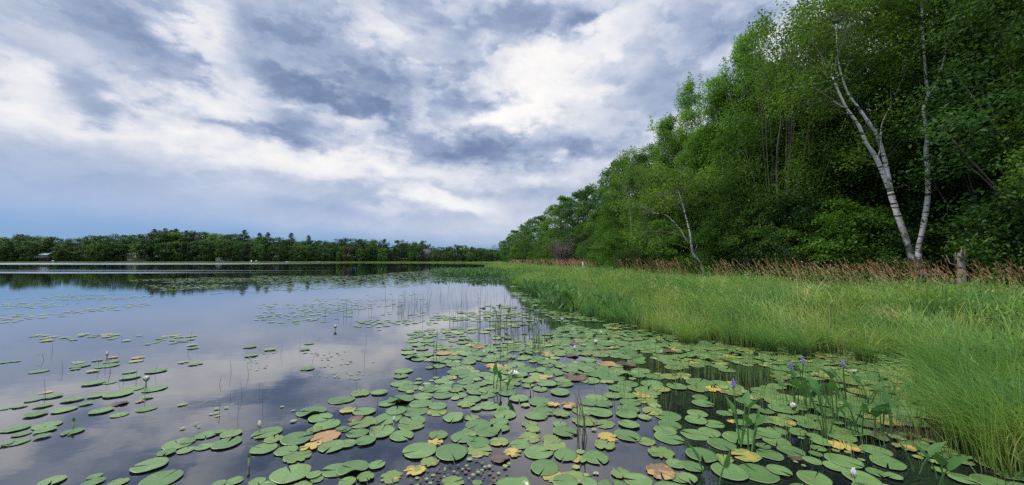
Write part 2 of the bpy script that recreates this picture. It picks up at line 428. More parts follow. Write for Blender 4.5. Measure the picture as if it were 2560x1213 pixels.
def axis_pts(lo, hi, n, k):
    t = np.linspace(-1, 1, n)
    s = np.sinh(t * k) / np.sinh(k)
    return np.where(s < 0, -s * lo, s * hi)
gx = axis_pts(-3000, 3000, 170, 6.0); gy = axis_pts(-3000, 4000, 170, 6.0)
GX, GY = np.meshgrid(gx, gy, indexing="ij")
gp = np.stack([GX.ravel(), GY.ravel()], 1)
b = Buf()
i, j = np.meshgrid(np.arange(169), np.arange(169), indexing="ij")
b.add(np.column_stack([gp, ground_z(gp)]), np.stack([i * 170 + j, (i + 1) * 170 + j, (i + 1) * 170 + j + 1, i * 170 + j + 1], -1).reshape(-1, 4))
k = NT("marsh_soil"); g = k.n("ShaderNodeTexCoord")
n1 = k.noise(g.outputs["Object"], 0.7, 6.0, 0.6); n2 = k.noise(g.outputs["Object"], 9.0, 4.0, 0.6)
c = k.mix(k.step(n1.outputs[0], 0.35, 0.65), (0.045, 0.040, 0.020), (0.050, 0.070, 0.022))
c = k.mix(k.step(n2.outputs[0], 0.4, 0.7), c, (0.065, 0.050, 0.028))
bp = k.n("ShaderNodeBump", {"Height": n2.outputs[0], "Strength": 0.5, "Distance": 0.05})
M["soil"] = k.done(k.n("ShaderNodeBsdfPrincipled", {"Base Color": c, "Roughness": 0.9, "Normal": bp.outputs[0]}).outputs[0])
tag(link("ground", b.mesh("ground", True), M["soil"]), "dark marshy soil of the shore under grass and trees", "ground", kind="structure")

# water: one still sheet, ruffled by the breeze in a few long bands far out
k = NT("lake_water"); g = k.n("ShaderNodeTexCoord"); sp = k.n("ShaderNodeSeparateXYZ", {0: g.outputs["Object"]})
X, Y = sp.outputs[0], sp.outputs[1]
mp = k.n("ShaderNodeMapping", {"Vector": g.outputs["Object"], "Scale": (0.012, 0.05, 1.0)})
wn1 = k.noise(mp.outputs[0], 1.0, 4.0, 0.6)
wob = k.math("MULTIPLY", k.math("SUBTRACT", wn1.outputs[0], 0.5), 1.0)
def band(y0, y1, soft, x0, x1, amp, wobble):
    yy = k.math("ADD", Y, k.math("MULTIPLY", wob, wobble))
    a = k.math("MULTIPLY", k.step(yy, y0 - soft, y0 + soft), k.step(yy, y1 + soft, y1 - soft))
    return k.math("MULTIPLY", k.math("MULTIPLY", a, k.step(X, x0, x1)), amp)
ruf = k.math("MAXIMUM", band(112, 215, 16, -45, -115, 1.0, 40), band(35.5, 41, 1.2, -13, -40, 0.9, 8))
ruf = k.math("MAXIMUM", ruf, band(44, 47.0, 0.8, -10, -32, 0.8, 9))
ruf = k.math("MAXIMUM", ruf, band(52, 54.5, 1.0, -28, -50, 0.7, 8))
ruf = k.math("MAXIMUM", ruf, band(66, 70, 1.5, 0, -30, 0.35, 14))
fine = k.noise(k.n("ShaderNodeMapping", {"Vector": g.outputs["Object"], "Scale": (1.0, 1.6, 1.0)}).outputs[0], 2.2, 3.0, 0.5)
tiny = k.noise(g.outputs["Object"], 14.0, 2.0, 0.5)
hgt = k.math("ADD", k.math("MULTIPLY", fine.outputs[0], 0.7), k.math("MULTIPLY", tiny.outputs[0], 0.10))
bp = k.n("ShaderNodeBump", {"Height": hgt, "Strength": 0.007, "Distance": 0.25})
silt = k.noise(g.outputs["Object"], 1.3, 5.0, 0.6)
wc = k.mix(k.step(silt.outputs[0], 0.5, 0.75, 0.0, 1.0), (0.006, 0.008, 0.011), (0.018, 0.016, 0.013))
rgh = k.math("ADD", 0.012, k.math("MULTIPLY", k.math("MULTIPLY", ruf, k.step(k.noise(k.n("ShaderNodeMapping", {"Vector": g.outputs["Object"], "Scale": (0.035, 0.22, 1.0)}).outputs[0], 1.0, 5.0, 0.65).outputs[0], 0.25, 0.62, 0.25, 1.0)), 0.19))
fres = k.math("POWER", k.n("ShaderNodeFresnel", {"IOR": 1.333}).outputs[0], 0.62)
body = k.n("ShaderNodeBsdfDiffuse", {"Color": wc})
mirror = k.n("ShaderNodeBsdfGlossy", {"Color": (0.97, 0.98, 1.0), "Roughness": rgh, "Normal": bp.outputs[0]})
M["water"] = k.done(k.n("ShaderNodeMixShader", {0: fres, 1: body.outputs[0], 2: mirror.outputs[0]}).outputs[0])
b = Buf()
b.add([(-2500, -2500, 0), (60, -2500, 0), (60, 900, 0), (-2500, 900, 0)], [[0, 1, 2, 3]])
tag(link("lake_water", b.mesh("lake_water"), M["water"]), "still dark lake reflecting the clouds, ruffled in bands far out", "lake", kind="structure")

# ------------------------------------------------------------------ trees
def limb_to(tb, r, trunk, tr, target, rad, steep=0.35, n=6):
    """a limb that leaves the trunk below its target and bends up to it"""
    z0 = target[2] - np.linalg.norm(target[:2] - trunk[:, :2].mean(0)) * r.uniform(steep, steep + 0.5)
    i = int(np.argmin(np.abs(trunk[:, 2] - z0))); i = min(max(i, 1), len(trunk) - 2)
    s = trunk[i]; m = (s + target) / 2 + np.array([*r.normal(0, .12, 2), -abs(target[2] - s[2]) * 0.08])
    tube(tb, spline([s, m, target], n), np.linspace(min(rad, tr[i] * 0.6), 0.010, n), 5)
ENV = {
    "maple": lambda t: np.sin(np.pi * (0.10 + 0.86 * t)) ** 0.65,
    "poplar": lambda t: (0.25 + 0.75 * np.sin(np.pi * np.minimum(0.95, 0.12 + 0.75 * t)) ** 0.8) * (1 - 0.72 * t ** 1.6),
    "birch": lambda t: np.sin(np.pi * (0.06 + 0.80 * t)) ** 0.8,
    "shrub": lambda t: np.cos(np.pi * 0.5 * t ** 1.5) ** 0.6,
}
def grow(kind, seed, H, base, rad, trunk_r, n_clump, n_leaf, leaf, clump_r=0.62, lean=(0, 0), up=0.5, flat=0.55, droop=0.0, limbs=0.5, tops=0):
    """returns (trunk mesh, crown mesh) with the origin at the foot"""
    r = np.random.default_rng(seed)
    tb, cb = Buf(), Buf()
    hs = np.linspace(-0.3, H * 0.94, 12)
    wob = np.cumsum(r.normal(0, 0.012 * H, (12, 2)), 0); wob -= wob[0]
    trunk = np.column_stack([wob[:, 0] + lean[0] * (hs / H) ** 1.5, wob[:, 1] + lean[1] * (hs / H) ** 1.5, hs])
    tr = trunk_r * (1 - 0.92 * (np.maximum(hs, 0) / H)) * (1 + 0.35 * np.exp(-np.maximum(hs, 0) * 3))
    tube(tb, trunk, tr, 9)
    # uneven envelope: a few lobes stick out
    ph = r.uniform(0, 6.28, 6); am = r.uniform(0.10, 0.24, 6)
    P = []
    for c in range(n_clump):
        t = r.uniform(0, 1) ** 0.9; a = r.uniform(0, 6.283)
        e = ENV[kind](t) * rad * (1 + sum(am[q] * math.sin((q + 1) * a + ph[q] + 5 * t * (q % 3)) for q in range(6)) * 0.75)
        q = e * r.uniform(0.12, 1.0) ** 0.5
        z = base + t * (H - base)
        ax = np.array([np.interp(z, hs, trunk[:, 0]), np.interp(z, hs, trunk[:, 1])])
        P.append((ax[0] + q * math.cos(a), ax[1] + q * math.sin(a), z - droop * q * 0.3, clump_r * r.uniform(0.65, 1.3) * (1 - 0.4 * t)))
    for c in range(tops):
        a = r.uniform(0, 6.283); q = rad * r.uniform(0.0, 0.55); z0 = H * r.uniform(0.80, 0.97)
        for s in range(4):
            P.append((trunk[-1, 0] + q * math.cos(a), trunk[-1, 1] + q * math.sin(a), z0 + s * 0.30, clump_r * (0.55 - 0.1 * s)))
    P = np.array(P)
    w = P[:, 3] ** 2; cnt = np.maximum(8, (n_leaf * w / w.sum()).astype(int))
    for (x, y, z, cr), n in zip(P, cnt):
        d = norm(r.normal(size=(n, 3))); rr = r.uniform(0, 1, n) ** 0.52
        o = d * rr[:, None] * cr * np.array([1.15, 1.15, flat + droop * 0.9]); o[:, 2] += -0.25 * (o[:, 0] ** 2 + o[:, 1] ** 2) / cr * (1 + droop)
        leaves(cb, np.array([x, y, z]) + o, leaf, r, up, droop=droop * 1.2)
        if r.uniform() < limbs: limb_to(tb, r, trunk, tr, np.array([x, y, z]), trunk_r * 0.28)
    return tb.mesh(kind + "_trunk", True), cb.mesh(kind + "_crown")

SPEC = {   # kind: (H, base, rad, trunk_r, clumps, leaves, leaf size, kwargs)
    "maple": [("maple", 10 + q, 10.0, 0.5, 2.8, 0.14, 210, 34000, 0.108, dict(clump_r=0.85, limbs=0.16, up=0.9)) for q in range(4)],
    "mid": [("maple", 20 + q, 10.0, 0.4, 2.9, 0.14, 170, 15000, 0.22, dict(clump_r=0.95, limbs=0.12, up=0.9)) for q in range(4)],
    "poplar": [("poplar", 30 + q, 11.0, 0.8, 2.2, 0.12, 170, 30000, 0.10, dict(clump_r=0.64, flat=0.8, tops=9, limbs=0.12)) for q in range(3)],
    "birch": [("birch", 40 + q, 10.5, 1.0, 2.7, 0.085, 150, 26000, 0.095, dict(clump_r=0.72, droop=0.5, lean=(-0.6, 0), limbs=0.12)) for q in range(2)],
    "shrub": [("shrub", 50 + q, 3.0, 0.15, 1.5, 0.035, 75, 9000, 0.085, dict(clump_r=0.50, limbs=0.4)) for q in range(4)],
}
PROTO = {kk: [grow(*s[:9], **s[9]) for s in v] for kk, v in SPEC.items()}
FULL_H = {"maple": 10.0, "mid": 10.0, "poplar": 11.0, "birch": 10.5, "shrub": 3.0}

mat_mesh = {}
def with_mat(me, mat):
    """the same shape in another leaf colour (shares nothing but the shape)"""
    key = (me.name, mat.name)
    if key not in mat_mesh:
        if not me.materials: me.materials.append(mat); mat_mesh[key] = me
        elif me.materials[0] == mat: mat_mesh[key] = me
        else:
            c = me.copy(); c.materials.clear(); c.materials.append(mat); mat_mesh[key] = c
    return mat_mesh[key]
def plant(kind, q, x, y, H, leaf, name, label, cat, group=None, bark="bark", wide=1.0, rz=None, z=None):
    tm, cm = PROTO[kind][q % len(PROTO[kind])]
    s = H / FULL_H[kind]
    o = empty(name, (x, y, (gz(x, y) if z is None else z) - 0.02), label, cat, group, random.uniform(0, 6.28) if rz is None else rz, (s * wide, s * wide, s))
    link("trunk", with_mat(tm, M[bark]), None, o)
    link("crown", with_mat(cm, M[leaf]), None, o)
    return o
def top_h(px, topy, Y, x, y):
    """height of a tree at depth Y whose top shows at the photo row topy"""
    return at_depth(px, topy, Y).z - gz(x, y)

# trees of the right shore, one by one: photo column, depth, photo row of the top, kind, leaf colour, width factor, label
RIGHT = [
    (1890, 21.5, 72, "poplar", 0, "poplar", 1.0, "tallest bright green poplar with a pointed top, on the skyline above the wood edge"),
    (1838, 22.5, 175, "poplar", 1, "poplar", 1.0, "bright poplar just below the tallest poplar, with a thin bare leading shoot"),
    (1748, 26, 212, "poplar", 2, "poplar", 0.95, "narrow poplar spire standing over the leaning birch"),
    (1692, 27.5, 290, "poplar", 0, "poplar", 0.9, "lower poplar spire at the lake end of the poplars"),
    (1785, 27, 240, "maple", 1, "maple", 0.8, "rounded green tree between the poplar spires"),
    (1640, 30, 372, "maple", 0, "fresh", 0.85, "light green rounded tree at the foot of the last poplar"),
    (1592, 33, 375, "maple", 2, "maple", 0.8, "round topped green tree, next after the poplars along the shore"),
    (1560, 37, 395, "maple", 3, "maple", 0.8, "green broadleaf with a flat uneven top, second after the poplars"),
    (1528, 42, 445, "maple", 1, "dark", 0.75, "dark narrow tree whose top dips below its neighbours"),
    (1490, 47, 462, "maple", 2, "maple", 0.85, "mid green tree halfway down the row of shore trees"),
    (1452, 53, 478, "maple", 0, "dark", 0.9, "dark tree with a knobbly top above the dry brown shrub"),
    (1410, 62, 492, "maple", 3, "maple", 0.95, "big crowned tree with a steep edge towards the lake"),
    (1385, 72, 515, "maple", 1, "maple", 0.9, "green tree tucked under the steep crowned tree"),
    (1356, 84, 540, "maple", 0, "dark", 1.0, "dark green domed tree on the descending shore row"),
    (1330, 98, 548, "maple", 2, "maple", 1.0, "rounded shore tree before the row drops to low scrub"),
    (1306, 118, 562, "maple", 1, "maple", 1.05, "small looking green tree, fourth from the end of the shore row"),
    (1288, 142, 576, "maple", 3, "dark", 1.1, "dark tree, third from the end of the shore row"),
    (1272, 172, 592, "maple", 0, "maple", 1.1, "pale green tree, second from the end of the shore row"),
    (1258, 205, 602, "maple", 2, "maple", 1.1, "last tree of the shore row, beside the open sky gap"),
    (1610, 26.5, 410, "birch", 0, "birch", 0.85, "yellow green bushy birch in front of the rounded trees"),
    (1545, 33, 480, "maple", 1, "fresh", 0.75, "fresh green low tree leaning out over the reed grass"),
    (1490, 41, 530, "maple", 3, "maple", 0.8, "low spreading tree beside the dry brown shrub"),
    (1680, 24.5, 430, "birch", 1, "birch", 0.85, "yellow green birch behind the leaning white birch"),
    (1830, 21, 330, "maple", 2, "maple", 0.9, "leafy tree below the bright poplars"),
    (1950, 19, 60, "birch", 0, "birch", 1.0, "tall birch with hanging sprays next to the tallest poplar"),
    (2040, 18.5, -10, "birch", 1, "birch", 1.05, "tall drooping birch whose top touches the picture edge"),
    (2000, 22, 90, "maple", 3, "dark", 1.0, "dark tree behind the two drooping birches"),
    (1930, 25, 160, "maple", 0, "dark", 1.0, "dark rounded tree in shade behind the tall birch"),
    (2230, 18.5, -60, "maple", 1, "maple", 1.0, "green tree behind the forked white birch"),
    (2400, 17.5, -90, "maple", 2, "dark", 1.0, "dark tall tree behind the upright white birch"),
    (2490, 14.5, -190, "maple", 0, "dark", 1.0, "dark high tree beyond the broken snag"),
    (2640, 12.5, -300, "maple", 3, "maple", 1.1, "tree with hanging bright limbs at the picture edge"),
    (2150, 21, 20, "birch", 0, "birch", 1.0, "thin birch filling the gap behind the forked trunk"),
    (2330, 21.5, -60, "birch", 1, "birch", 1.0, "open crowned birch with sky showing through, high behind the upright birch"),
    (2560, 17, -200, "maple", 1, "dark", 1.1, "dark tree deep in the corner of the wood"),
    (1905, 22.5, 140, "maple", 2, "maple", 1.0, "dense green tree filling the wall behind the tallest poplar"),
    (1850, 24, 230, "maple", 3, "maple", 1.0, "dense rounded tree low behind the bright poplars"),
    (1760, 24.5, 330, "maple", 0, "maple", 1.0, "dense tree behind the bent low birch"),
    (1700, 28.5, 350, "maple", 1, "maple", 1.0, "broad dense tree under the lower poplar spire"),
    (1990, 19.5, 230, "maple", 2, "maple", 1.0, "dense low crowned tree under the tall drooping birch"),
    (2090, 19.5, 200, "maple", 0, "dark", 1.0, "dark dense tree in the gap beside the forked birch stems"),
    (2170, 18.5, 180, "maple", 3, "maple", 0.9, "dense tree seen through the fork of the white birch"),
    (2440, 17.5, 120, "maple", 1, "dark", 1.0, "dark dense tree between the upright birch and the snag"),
    (2760, 11, -400, "maple", 2, "dark", 1.2, "shaded tree past the snag, mostly out of view"),
]
cat_of = {"maple": ("maple_tree", "tree"), "poplar": ("poplar_tree", "poplar"), "birch": ("birch_tree", "birch")}
for n, (px, Y, ty, kind, q, leaf, wide, lab) in enumerate(RIGHT):
    p = at_depth(px, 652, Y)
    H = top_h(px, ty, Y, p.x, Y)
    plant("mid" if kind == "maple" and Y > 36 else kind, q, p.x, Y, H, leaf, cat_of[kind][0], lab, cat_of[kind][1], "broadleaf trees of the near shore", "bark", wide * 10 / H if H > 13 else wide, rz=n * 2.4)

# shrubs and saplings along the wood edge: photo column, depth, height, leaf, label
SH = [(2640, 11.0, 4.6, "maple"), (2545, 12.6, 2.4, "maple"), (2470, 15.0, 2.2, "maple"), (2385, 14.6, 2.0, "dark"), (2250, 14.9, 2.3, "dark"), (2180, 15.6, 3.2, "maple"),
      (2100, 16.2, 3.6, "fresh"), (2035, 16.8, 3.2, "maple"), (1985, 17.6, 4.2, "dark"), (1925, 18.4, 4.0, "maple"), (1870, 19.2, 3.2, "dark"), (1815, 20.2, 3.6, "maple"),
      (1700, 22.5, 3.0, "fresh"), (1650, 24.0, 3.6, "maple"), (1590, 26.5, 2.8, "dark"), (1540, 29.5, 3.5, "fresh"), (1500, 33, 3.4, "maple"), (1470, 37, 3.0, "dark"),
      (1370, 58, 4.0, "fresh"), (1345, 68, 4.0, "maple"), (1322, 82, 4.5, "dark"), (1300, 100, 4.5, "maple"), (1283, 125, 5.0, "maple"), (1268, 160, 5.0, "dark"),
      (2320, 15.5, 2.6, "maple"), (1960, 19.5, 5.0, "maple"), (2150, 17.6, 5.0, "dark"), (2070, 18.5, 5.5, "dark"), (2430, 16, 4.5, "dark"), (1780, 22.5, 2.6, "dark"),
      (2590, 14, 5.5, "maple"), (1880, 21, 6.0, "dark"), (1720, 25, 5.0, "maple"), (2280, 17, 5.5, "dark"), (2510, 15.5, 6.0, "dark")]
SHL = ["tall layered green bush at the picture edge past the snag", "green bush beside the fallen pale branch", "low leafy bush behind the broken snag",
       "dark low bush between the snag and the upright birch", "dark bush at the foot of the forked birch", "leafy bush a step before the forked birch",
       "brightest sapling in the dark gap of the wood", "green bush beside the brightest sapling", "tall dark bush under the drooping birches",
       "green bush at the foot of the tall birch", "dark bush below the tallest poplar", "green bush near the leaning birch, on its wood side",
       "fresh green bush at the lake side of the leaning birch", "green bush under the yellow green birch", "dark bush low under the rounded trees",
       "fresh bush pushing out into the brown reed grass", "green bush near the white stake", "dark bush next to the dry brown shrub",
       "fresh bush beyond the dry brown shrub", "green bush second beyond the dry shrub", "dark scrub under the domed tree", "green scrub further along the shore row",
       "scrub under the small trees of the row end", "dark scrub near the end of the shore row", "low bush growing between the two white birch trunks",
       "tall bush under the crown of the tall birch", "tall dark bush behind the leafy bush", "dark undergrowth bush behind the brightest sapling",
       "dark tall bush behind the snag", "small dark bush close to the leaning birch foot", "tall bush under the hanging bright limbs", "tall shaded bush under the poplars",
       "bush behind the leaning birch", "tall dark bush seen between the birch trunks", "tall dark bush in the corner of the wood"]
for n, (px, Y, H, leaf) in enumerate(SH):
    p = at_depth(px, 652, Y)
    plant("shrub", n, p.x, Y, H, leaf, "shrub", SHL[n], "shrub", "shrubs along the wood edge", rz=n * 1.7, wide=1.0 if H < 4 else 0.8)

# the dry brown shrub beside the reed grass
tb, cb = Buf(), Buf(); r = np.random.default_rng(77)
for q in range(60):
    a = r.uniform(0, 6.283); l = r.uniform(1.4, 2.9); sp_ = r.uniform(0.15, 0.75)
    e = np.array([math.cos(a) * l * sp_, math.sin(a) * l * sp_, l * math.sqrt(1 - sp_ ** 2 * 0.8)])
    m = e * 0.5 + np.array([0, 0, 0.22])
    pts = spline([np.array([math.cos(a) * .06, math.sin(a) * .06, -0.1]), m, e], 6)
    tube(tb, pts, np.linspace(0.02, 0.006, 6), 4)
    for s in range(9):
        st = pts[r.integers(2, 6)]; en = st + r.normal(0, 0.28, 3) + np.array([0, 0, .15])
        tube(tb, spline([st, en], 3), np.linspace(0.008, 0.004, 3), 3)
        leaves(cb, st + (en - st) * r.uniform(0, 1, (7, 1)) + r.normal(0, .07, (7, 3)), 0.09, r, 0.2)
Y = 50; p = at_depth(1408, 652, Y)
o = empty("dry_shrub", (p.x, Y, gz(p.x, Y)), "dry grey brown shrub of bare twigs behind the reed grass", "shrub", sc=1.35)
link("stems", tb.mesh("dry_stems", True), M["palebark"], o); link("crown", cb.mesh("dry_leaves"), M["twig"], o)

# white birches with their own trunks, traced stem by stem
RK = 0.80
def hero_birch(name, label, Y, stems, clumps, nl, seed, depth_jit=0.5, leaf=0.10, cat="birch"):
    r = np.random.default_rng(seed)
    tb, cb, wb = Buf(), Buf(), Buf()
    foot = at_depth(stems[0][0][0][0], stems[0][0][0][1], Y); z0 = gz(foot.x, Y)
    base = np.array([foot.x, Y, z0])
    tips = []
    for pts, r0, r1, dy0, dy1 in stems:
        n = len(pts)
        P = [np.array(at_depth(a, c, Y + dy0 + (dy1 - dy0) * q / max(1, n - 1))) - base for q, (a, c) in enumerate(pts)]
        m = n * 4
        sp_ = spline(P, m)
        if stems.index((pts, r0, r1, dy0, dy1)) == 0: sp_[0, 2] = -0.3
        tube(tb, sp_, RK * (0.52 if Y > 19 else 1.0) * np.linspace(r0, r1, m) * (1 + 0.05 * r.normal(size=m)), 9)
        tips.append(sp_)
    allp = np.vstack(tips)
    for (px, py, rx, ry, n) in clumps:
        for q in range(n):
            x = px + r.normal(0, 0.5) * rx; y = py + r.normal(0, 0.5) * ry
            c = np.array(at_depth(x, y, Y + 0.9 + r.normal(0, 0.9))) - base
            cr = r.uniform(0.35, 0.7); d = norm(r.normal(size=(nl, 3))) * (r.uniform(0, 1, (nl, 1)) ** 0.45) * cr * np.array([1.1, 1.1, 0.95])
            d[:, 2] -= 0.3 * (d[:, 0] ** 2 + d[:, 1] ** 2) / cr
            leaves(cb, c + d, leaf, r, 0.35, droop=0.8)
            k_ = int(np.argmin(np.linalg.norm(allp - c + np.array([0, 0, 0.8]), axis=1)))
            s = allp[k_]
            if np.linalg.norm(s - c) < 3.2: tube(wb, spline([s, (s + c) / 2 + np.array([0, 0, .12]), c], 5), np.linspace(0.013, 0.005, 5), 4)
    o = empty(name, base, label, cat, "white barked birches")
    link("trunk", tb.mesh("birch_trunk", True), M["birchbark"], o)
    link("crown", cb.mesh("birch_crown"), M["birch"], o)
    link("twigs", wb.mesh("birch_twigs", True), M["bark"], o)
    return o
hero_birch("birch_tree", "white birch leaning towards the lake, its trunk forked in two above head height", 14.2, [
    ([(2300, 694), (2281, 649), (2262, 588), (2243, 535), (2226, 480)], 0.135, 0.118, 0, 0.1),
    ([(2226, 482), (2193, 400), (2165, 356), (2146, 313), (2118, 273), (2098, 233), (2080, 190)], 0.10, 0.028, 0.1, -0.4),
    ([(2228, 480), (2211, 396), (2193, 340), (2165, 297), (2146, 269), (2118, 230), (2095, 150), (2090, 60)], 0.10, 0.022, 0.1, 0.5),
    ([(2118, 273), (2096, 262), (2082, 252)], 0.035, 0.012, -0.2, -0.5),
    ([(2200, 365), (2203, 318), (2215, 286), (2228, 265)], 0.03, 0.01, 0.2, -0.2),
    ([(2193, 400), (2200, 372), (2204, 330)], 0.03, 0.012, 0.1, 0.0)],
    [(2090, 150, 170, 110, 46), (2040, 60, 150, 90, 34), (2150, 30, 150, 90, 30), (2080, 240, 120, 50, 14), (2250, 60, 100, 70, 14), (2135, 390, 60, 30, 4), (2180, 330, 70, 40, 6)], 130, 901)
hero_birch("birch_tree", "upright white birch with a straight pale trunk and two long side limbs", 14.0, [
    ([(2311, 696), (2296, 633), (2307, 573), (2319, 497), (2319, 433), (2315, 376), (2318, 336), (2308, 277), (2320, 237), (2314, 190), (2308, 99), (2304, 20), (2306, -60)], 0.125, 0.03, 0, 0.2),
    ([(2318, 336), (2336, 301), (2367, 257), (2383, 210), (2395, 170), (2407, 127)], 0.055, 0.014, 0.1, 0.7),
    ([(2320, 237), (2340, 210), (2359, 150), (2370, 90)], 0.05, 0.014, 0.1, -0.5),
    ([(2321, 423), (2329, 396), (2331, 385)], 0.022, 0.008, 0.0, -0.2)],
    [(2305, 250, 60, 60, 5), (2310, 150, 90, 60, 9), (2310, 10, 130, 80, 30), (2400, 60, 110, 100, 26), (2240, -20, 110, 80, 22), (2440, 180, 80, 60, 8), (2480, 20, 100, 90, 22), (2380, -60, 160, 60, 20)], 130, 902)
hero_birch("birch_tree", "small white birch bent low over the reed grass with a two stemmed trunk", 19.6, [
    ([(1760, 668), (1745, 650), (1733, 635), (1728, 611)], 0.16, 0.12, 0, 0.0),
    ([(1728, 612), (1725, 585), (1717, 551), (1707, 514), (1699, 487), (1690, 455)], 0.10, 0.03, 0, 0.3),
    ([(1728, 612), (1715, 598), (1699, 572), (1680, 551), (1662, 537), (1630, 532)], 0.085, 0.025, 0, -0.6),
    ([(1707, 514), (1690, 500), (1672, 492)], 0.04, 0.012, 0.2, -0.2),
    ([(1712, 594), (1690, 584), (1668, 580)], 0.035, 0.012, -0.1, -0.7),
    ([(1733, 636), (1742, 615), (1738, 600)], 0.025, 0.01, 0.0, 0.0)],
    [(1670, 470, 70, 50, 14), (1620, 510, 60, 40, 10), (1730, 440, 50, 40, 8), (1600, 590, 50, 22, 4)], 110, 903, leaf=0.12)

# thin pale trunks that show between the leaves
for lab, Y, pts, rr in (("slender pale trunk rising through the green edge beside the yellow green birch", 29, [(1583, 655), (1580, 600), (1577, 540), (1572, 490), (1567, 470)], .10),):
    pl = [np.array(at_depth(a, c, Y)) for a, c in pts]
    f = np.array([pl[0][0], Y, gz(pl[0][0], Y)]); pl[0][2] = f[2] if pl[0][2] < 2 else pl[0][2]
    if pl[0][2] > 2: pl.insert(0, f + np.array([0.3, 0, 0]))
    r = np.random.default_rng(int(Y)); tb, cb = Buf(), Buf()
    sp_ = spline([q - f for q in pl], 14); sp_[0, 2] = -0.2
    tube(tb, sp_, np.linspace(rr, rr * 0.35, 14), 8)
    for q in range(18):
        c = sp_[-1] + r.normal(0, 0.6, 3) + np.array([0, 0, .4]); s = sp_[r.integers(9, 14)]
        tube(tb, spline([s, (s + c) / 2 + np.array([0, 0, .1]), c], 4), np.linspace(.02, .006, 4), 4)
        leaves(cb, c + r.normal(0, .28, (90, 3)), 0.11, r, .4)
    o = empty("slender_tree", f, lab, "tree", "slender trees in the wood edge")
    link("trunk", tb.mesh("slender_trunk", True), M["palebark"], o); link("crown", cb.mesh("slender_crown"), M["maple"], o)

# broken snag and fallen branch at the wood edge
Y = 12.0; f = at_depth(2405, 703, Y); z = gz(f.x, Y); tb = Buf(); r = np.random.default_rng(5)
pts = spline([(0, 0, -0.3), (0.0, 0, 0.4), (0.02, 0, 0.75), (-0.03, 0, at_depth(2405, 632, Y).z - z)], 10)
tube(tb, pts, np.array([.15, .13, .115, .105, .10, .10, .10, .09, .075, .035]) * (1 + .08 * r.normal(size=10)), 11)
for a in (0.4, 2.2, 3.9, 5.3):
    tube(tb, [(.09 * math.cos(a), .09 * math.sin(a), pts[-1][2] - .25), (.10 * math.cos(a), .10 * math.sin(a), pts[-1][2] + r.uniform(-.05, .25))], [.05, .008], 5)
o = empty("tree_snag", (f.x, Y, z), "broken pale snag stump standing between the bushes past the birches", "snag")
link("stump", tb.mesh("snag", True), M["palebark"], o)
tb = Buf()
for sx in (-1, 1): tube(tb, [(0.02 * sx, .1 * sx, pts[-1][2] * .6), (.22 * sx, .12, pts[-1][2] * .75), (.34 * sx, .1, pts[-1][2] * .95)], [.03, .02, .008], 5)
link("dead_limb", tb.mesh("dead_limb", True), M["palebark"], o)
Y = 11.5; f = at_depth(2440, 704, Y); z = gz(f.x, Y); base = np.array([f.x, Y, z]); tb = Buf()
P = [np.array(at_depth(a, c, Y + d)) - base for a, c, d in ((2425, 712, .2), (2470, 690, .1), (2505, 678, 0), (2540, 662, -.1))]
tube(tb, spline(P, 10), np.linspace(.028, .018, 10), 6)
for a in ([(2500, 690, 0), (2512, 676, -.1), (2538, 661, -.1)], [(2520, 708, .1), (2526, 690, .0), (2530, 672, -.1)]):
    tube(tb, spline([np.array(at_depth(x, y, Y + d)) - base for x, y, d in a], 7), np.linspace(.022, .012, 7), 6)
tag(link("fallen_branch", tb.mesh("fallen_branch", True), M["palebark"], None, base), "pale bare fallen branch propped in the reed grass past the snag", "branch")

# weathered white stake in the reed grass
Y = 30; f = at_depth(1459, 680, Y); z = gz(f.x, Y); tb = Buf()
h = at_depth(1457, 656, Y).z - z
box(tb, (0, 0, h / 2 - .1), (.07, .045, h + .2), .3)
tb.add([(-.035, -.02, h), (.035, -.02, h), (.035, .02, h), (-.035, .02, h), (0, 0, h + .06)], np.array([[0, 1, 4], [1, 2, 4], [2, 3, 4], [3, 0, 4]]))
o = tag(link("stake", tb.mesh("stake"), plain_mat("white_wood", (.62, .6, .56), .8, .4), None, (f.x, Y, z)), "thin weathered white stake standing in the brown reed grass", "stake")
o.rotation_euler = (0, R(-4), .2)

# dense wood behind the edge: reads as one dark mass
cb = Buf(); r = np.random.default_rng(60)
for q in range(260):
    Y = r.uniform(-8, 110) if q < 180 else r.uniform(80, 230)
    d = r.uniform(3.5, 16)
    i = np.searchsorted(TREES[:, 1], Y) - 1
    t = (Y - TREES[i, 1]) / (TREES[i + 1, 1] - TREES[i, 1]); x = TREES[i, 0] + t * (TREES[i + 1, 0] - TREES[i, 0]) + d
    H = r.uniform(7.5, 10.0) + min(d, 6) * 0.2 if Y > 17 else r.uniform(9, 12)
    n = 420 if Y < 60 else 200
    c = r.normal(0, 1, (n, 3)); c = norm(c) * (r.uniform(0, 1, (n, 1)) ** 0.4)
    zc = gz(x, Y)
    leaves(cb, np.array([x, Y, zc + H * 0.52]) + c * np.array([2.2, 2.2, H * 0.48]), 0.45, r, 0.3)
tag(link("woods", cb.mesh("woods"), M["dark"]), "dense dark wood behind the trees of the near shore", "woods", kind="stuff")

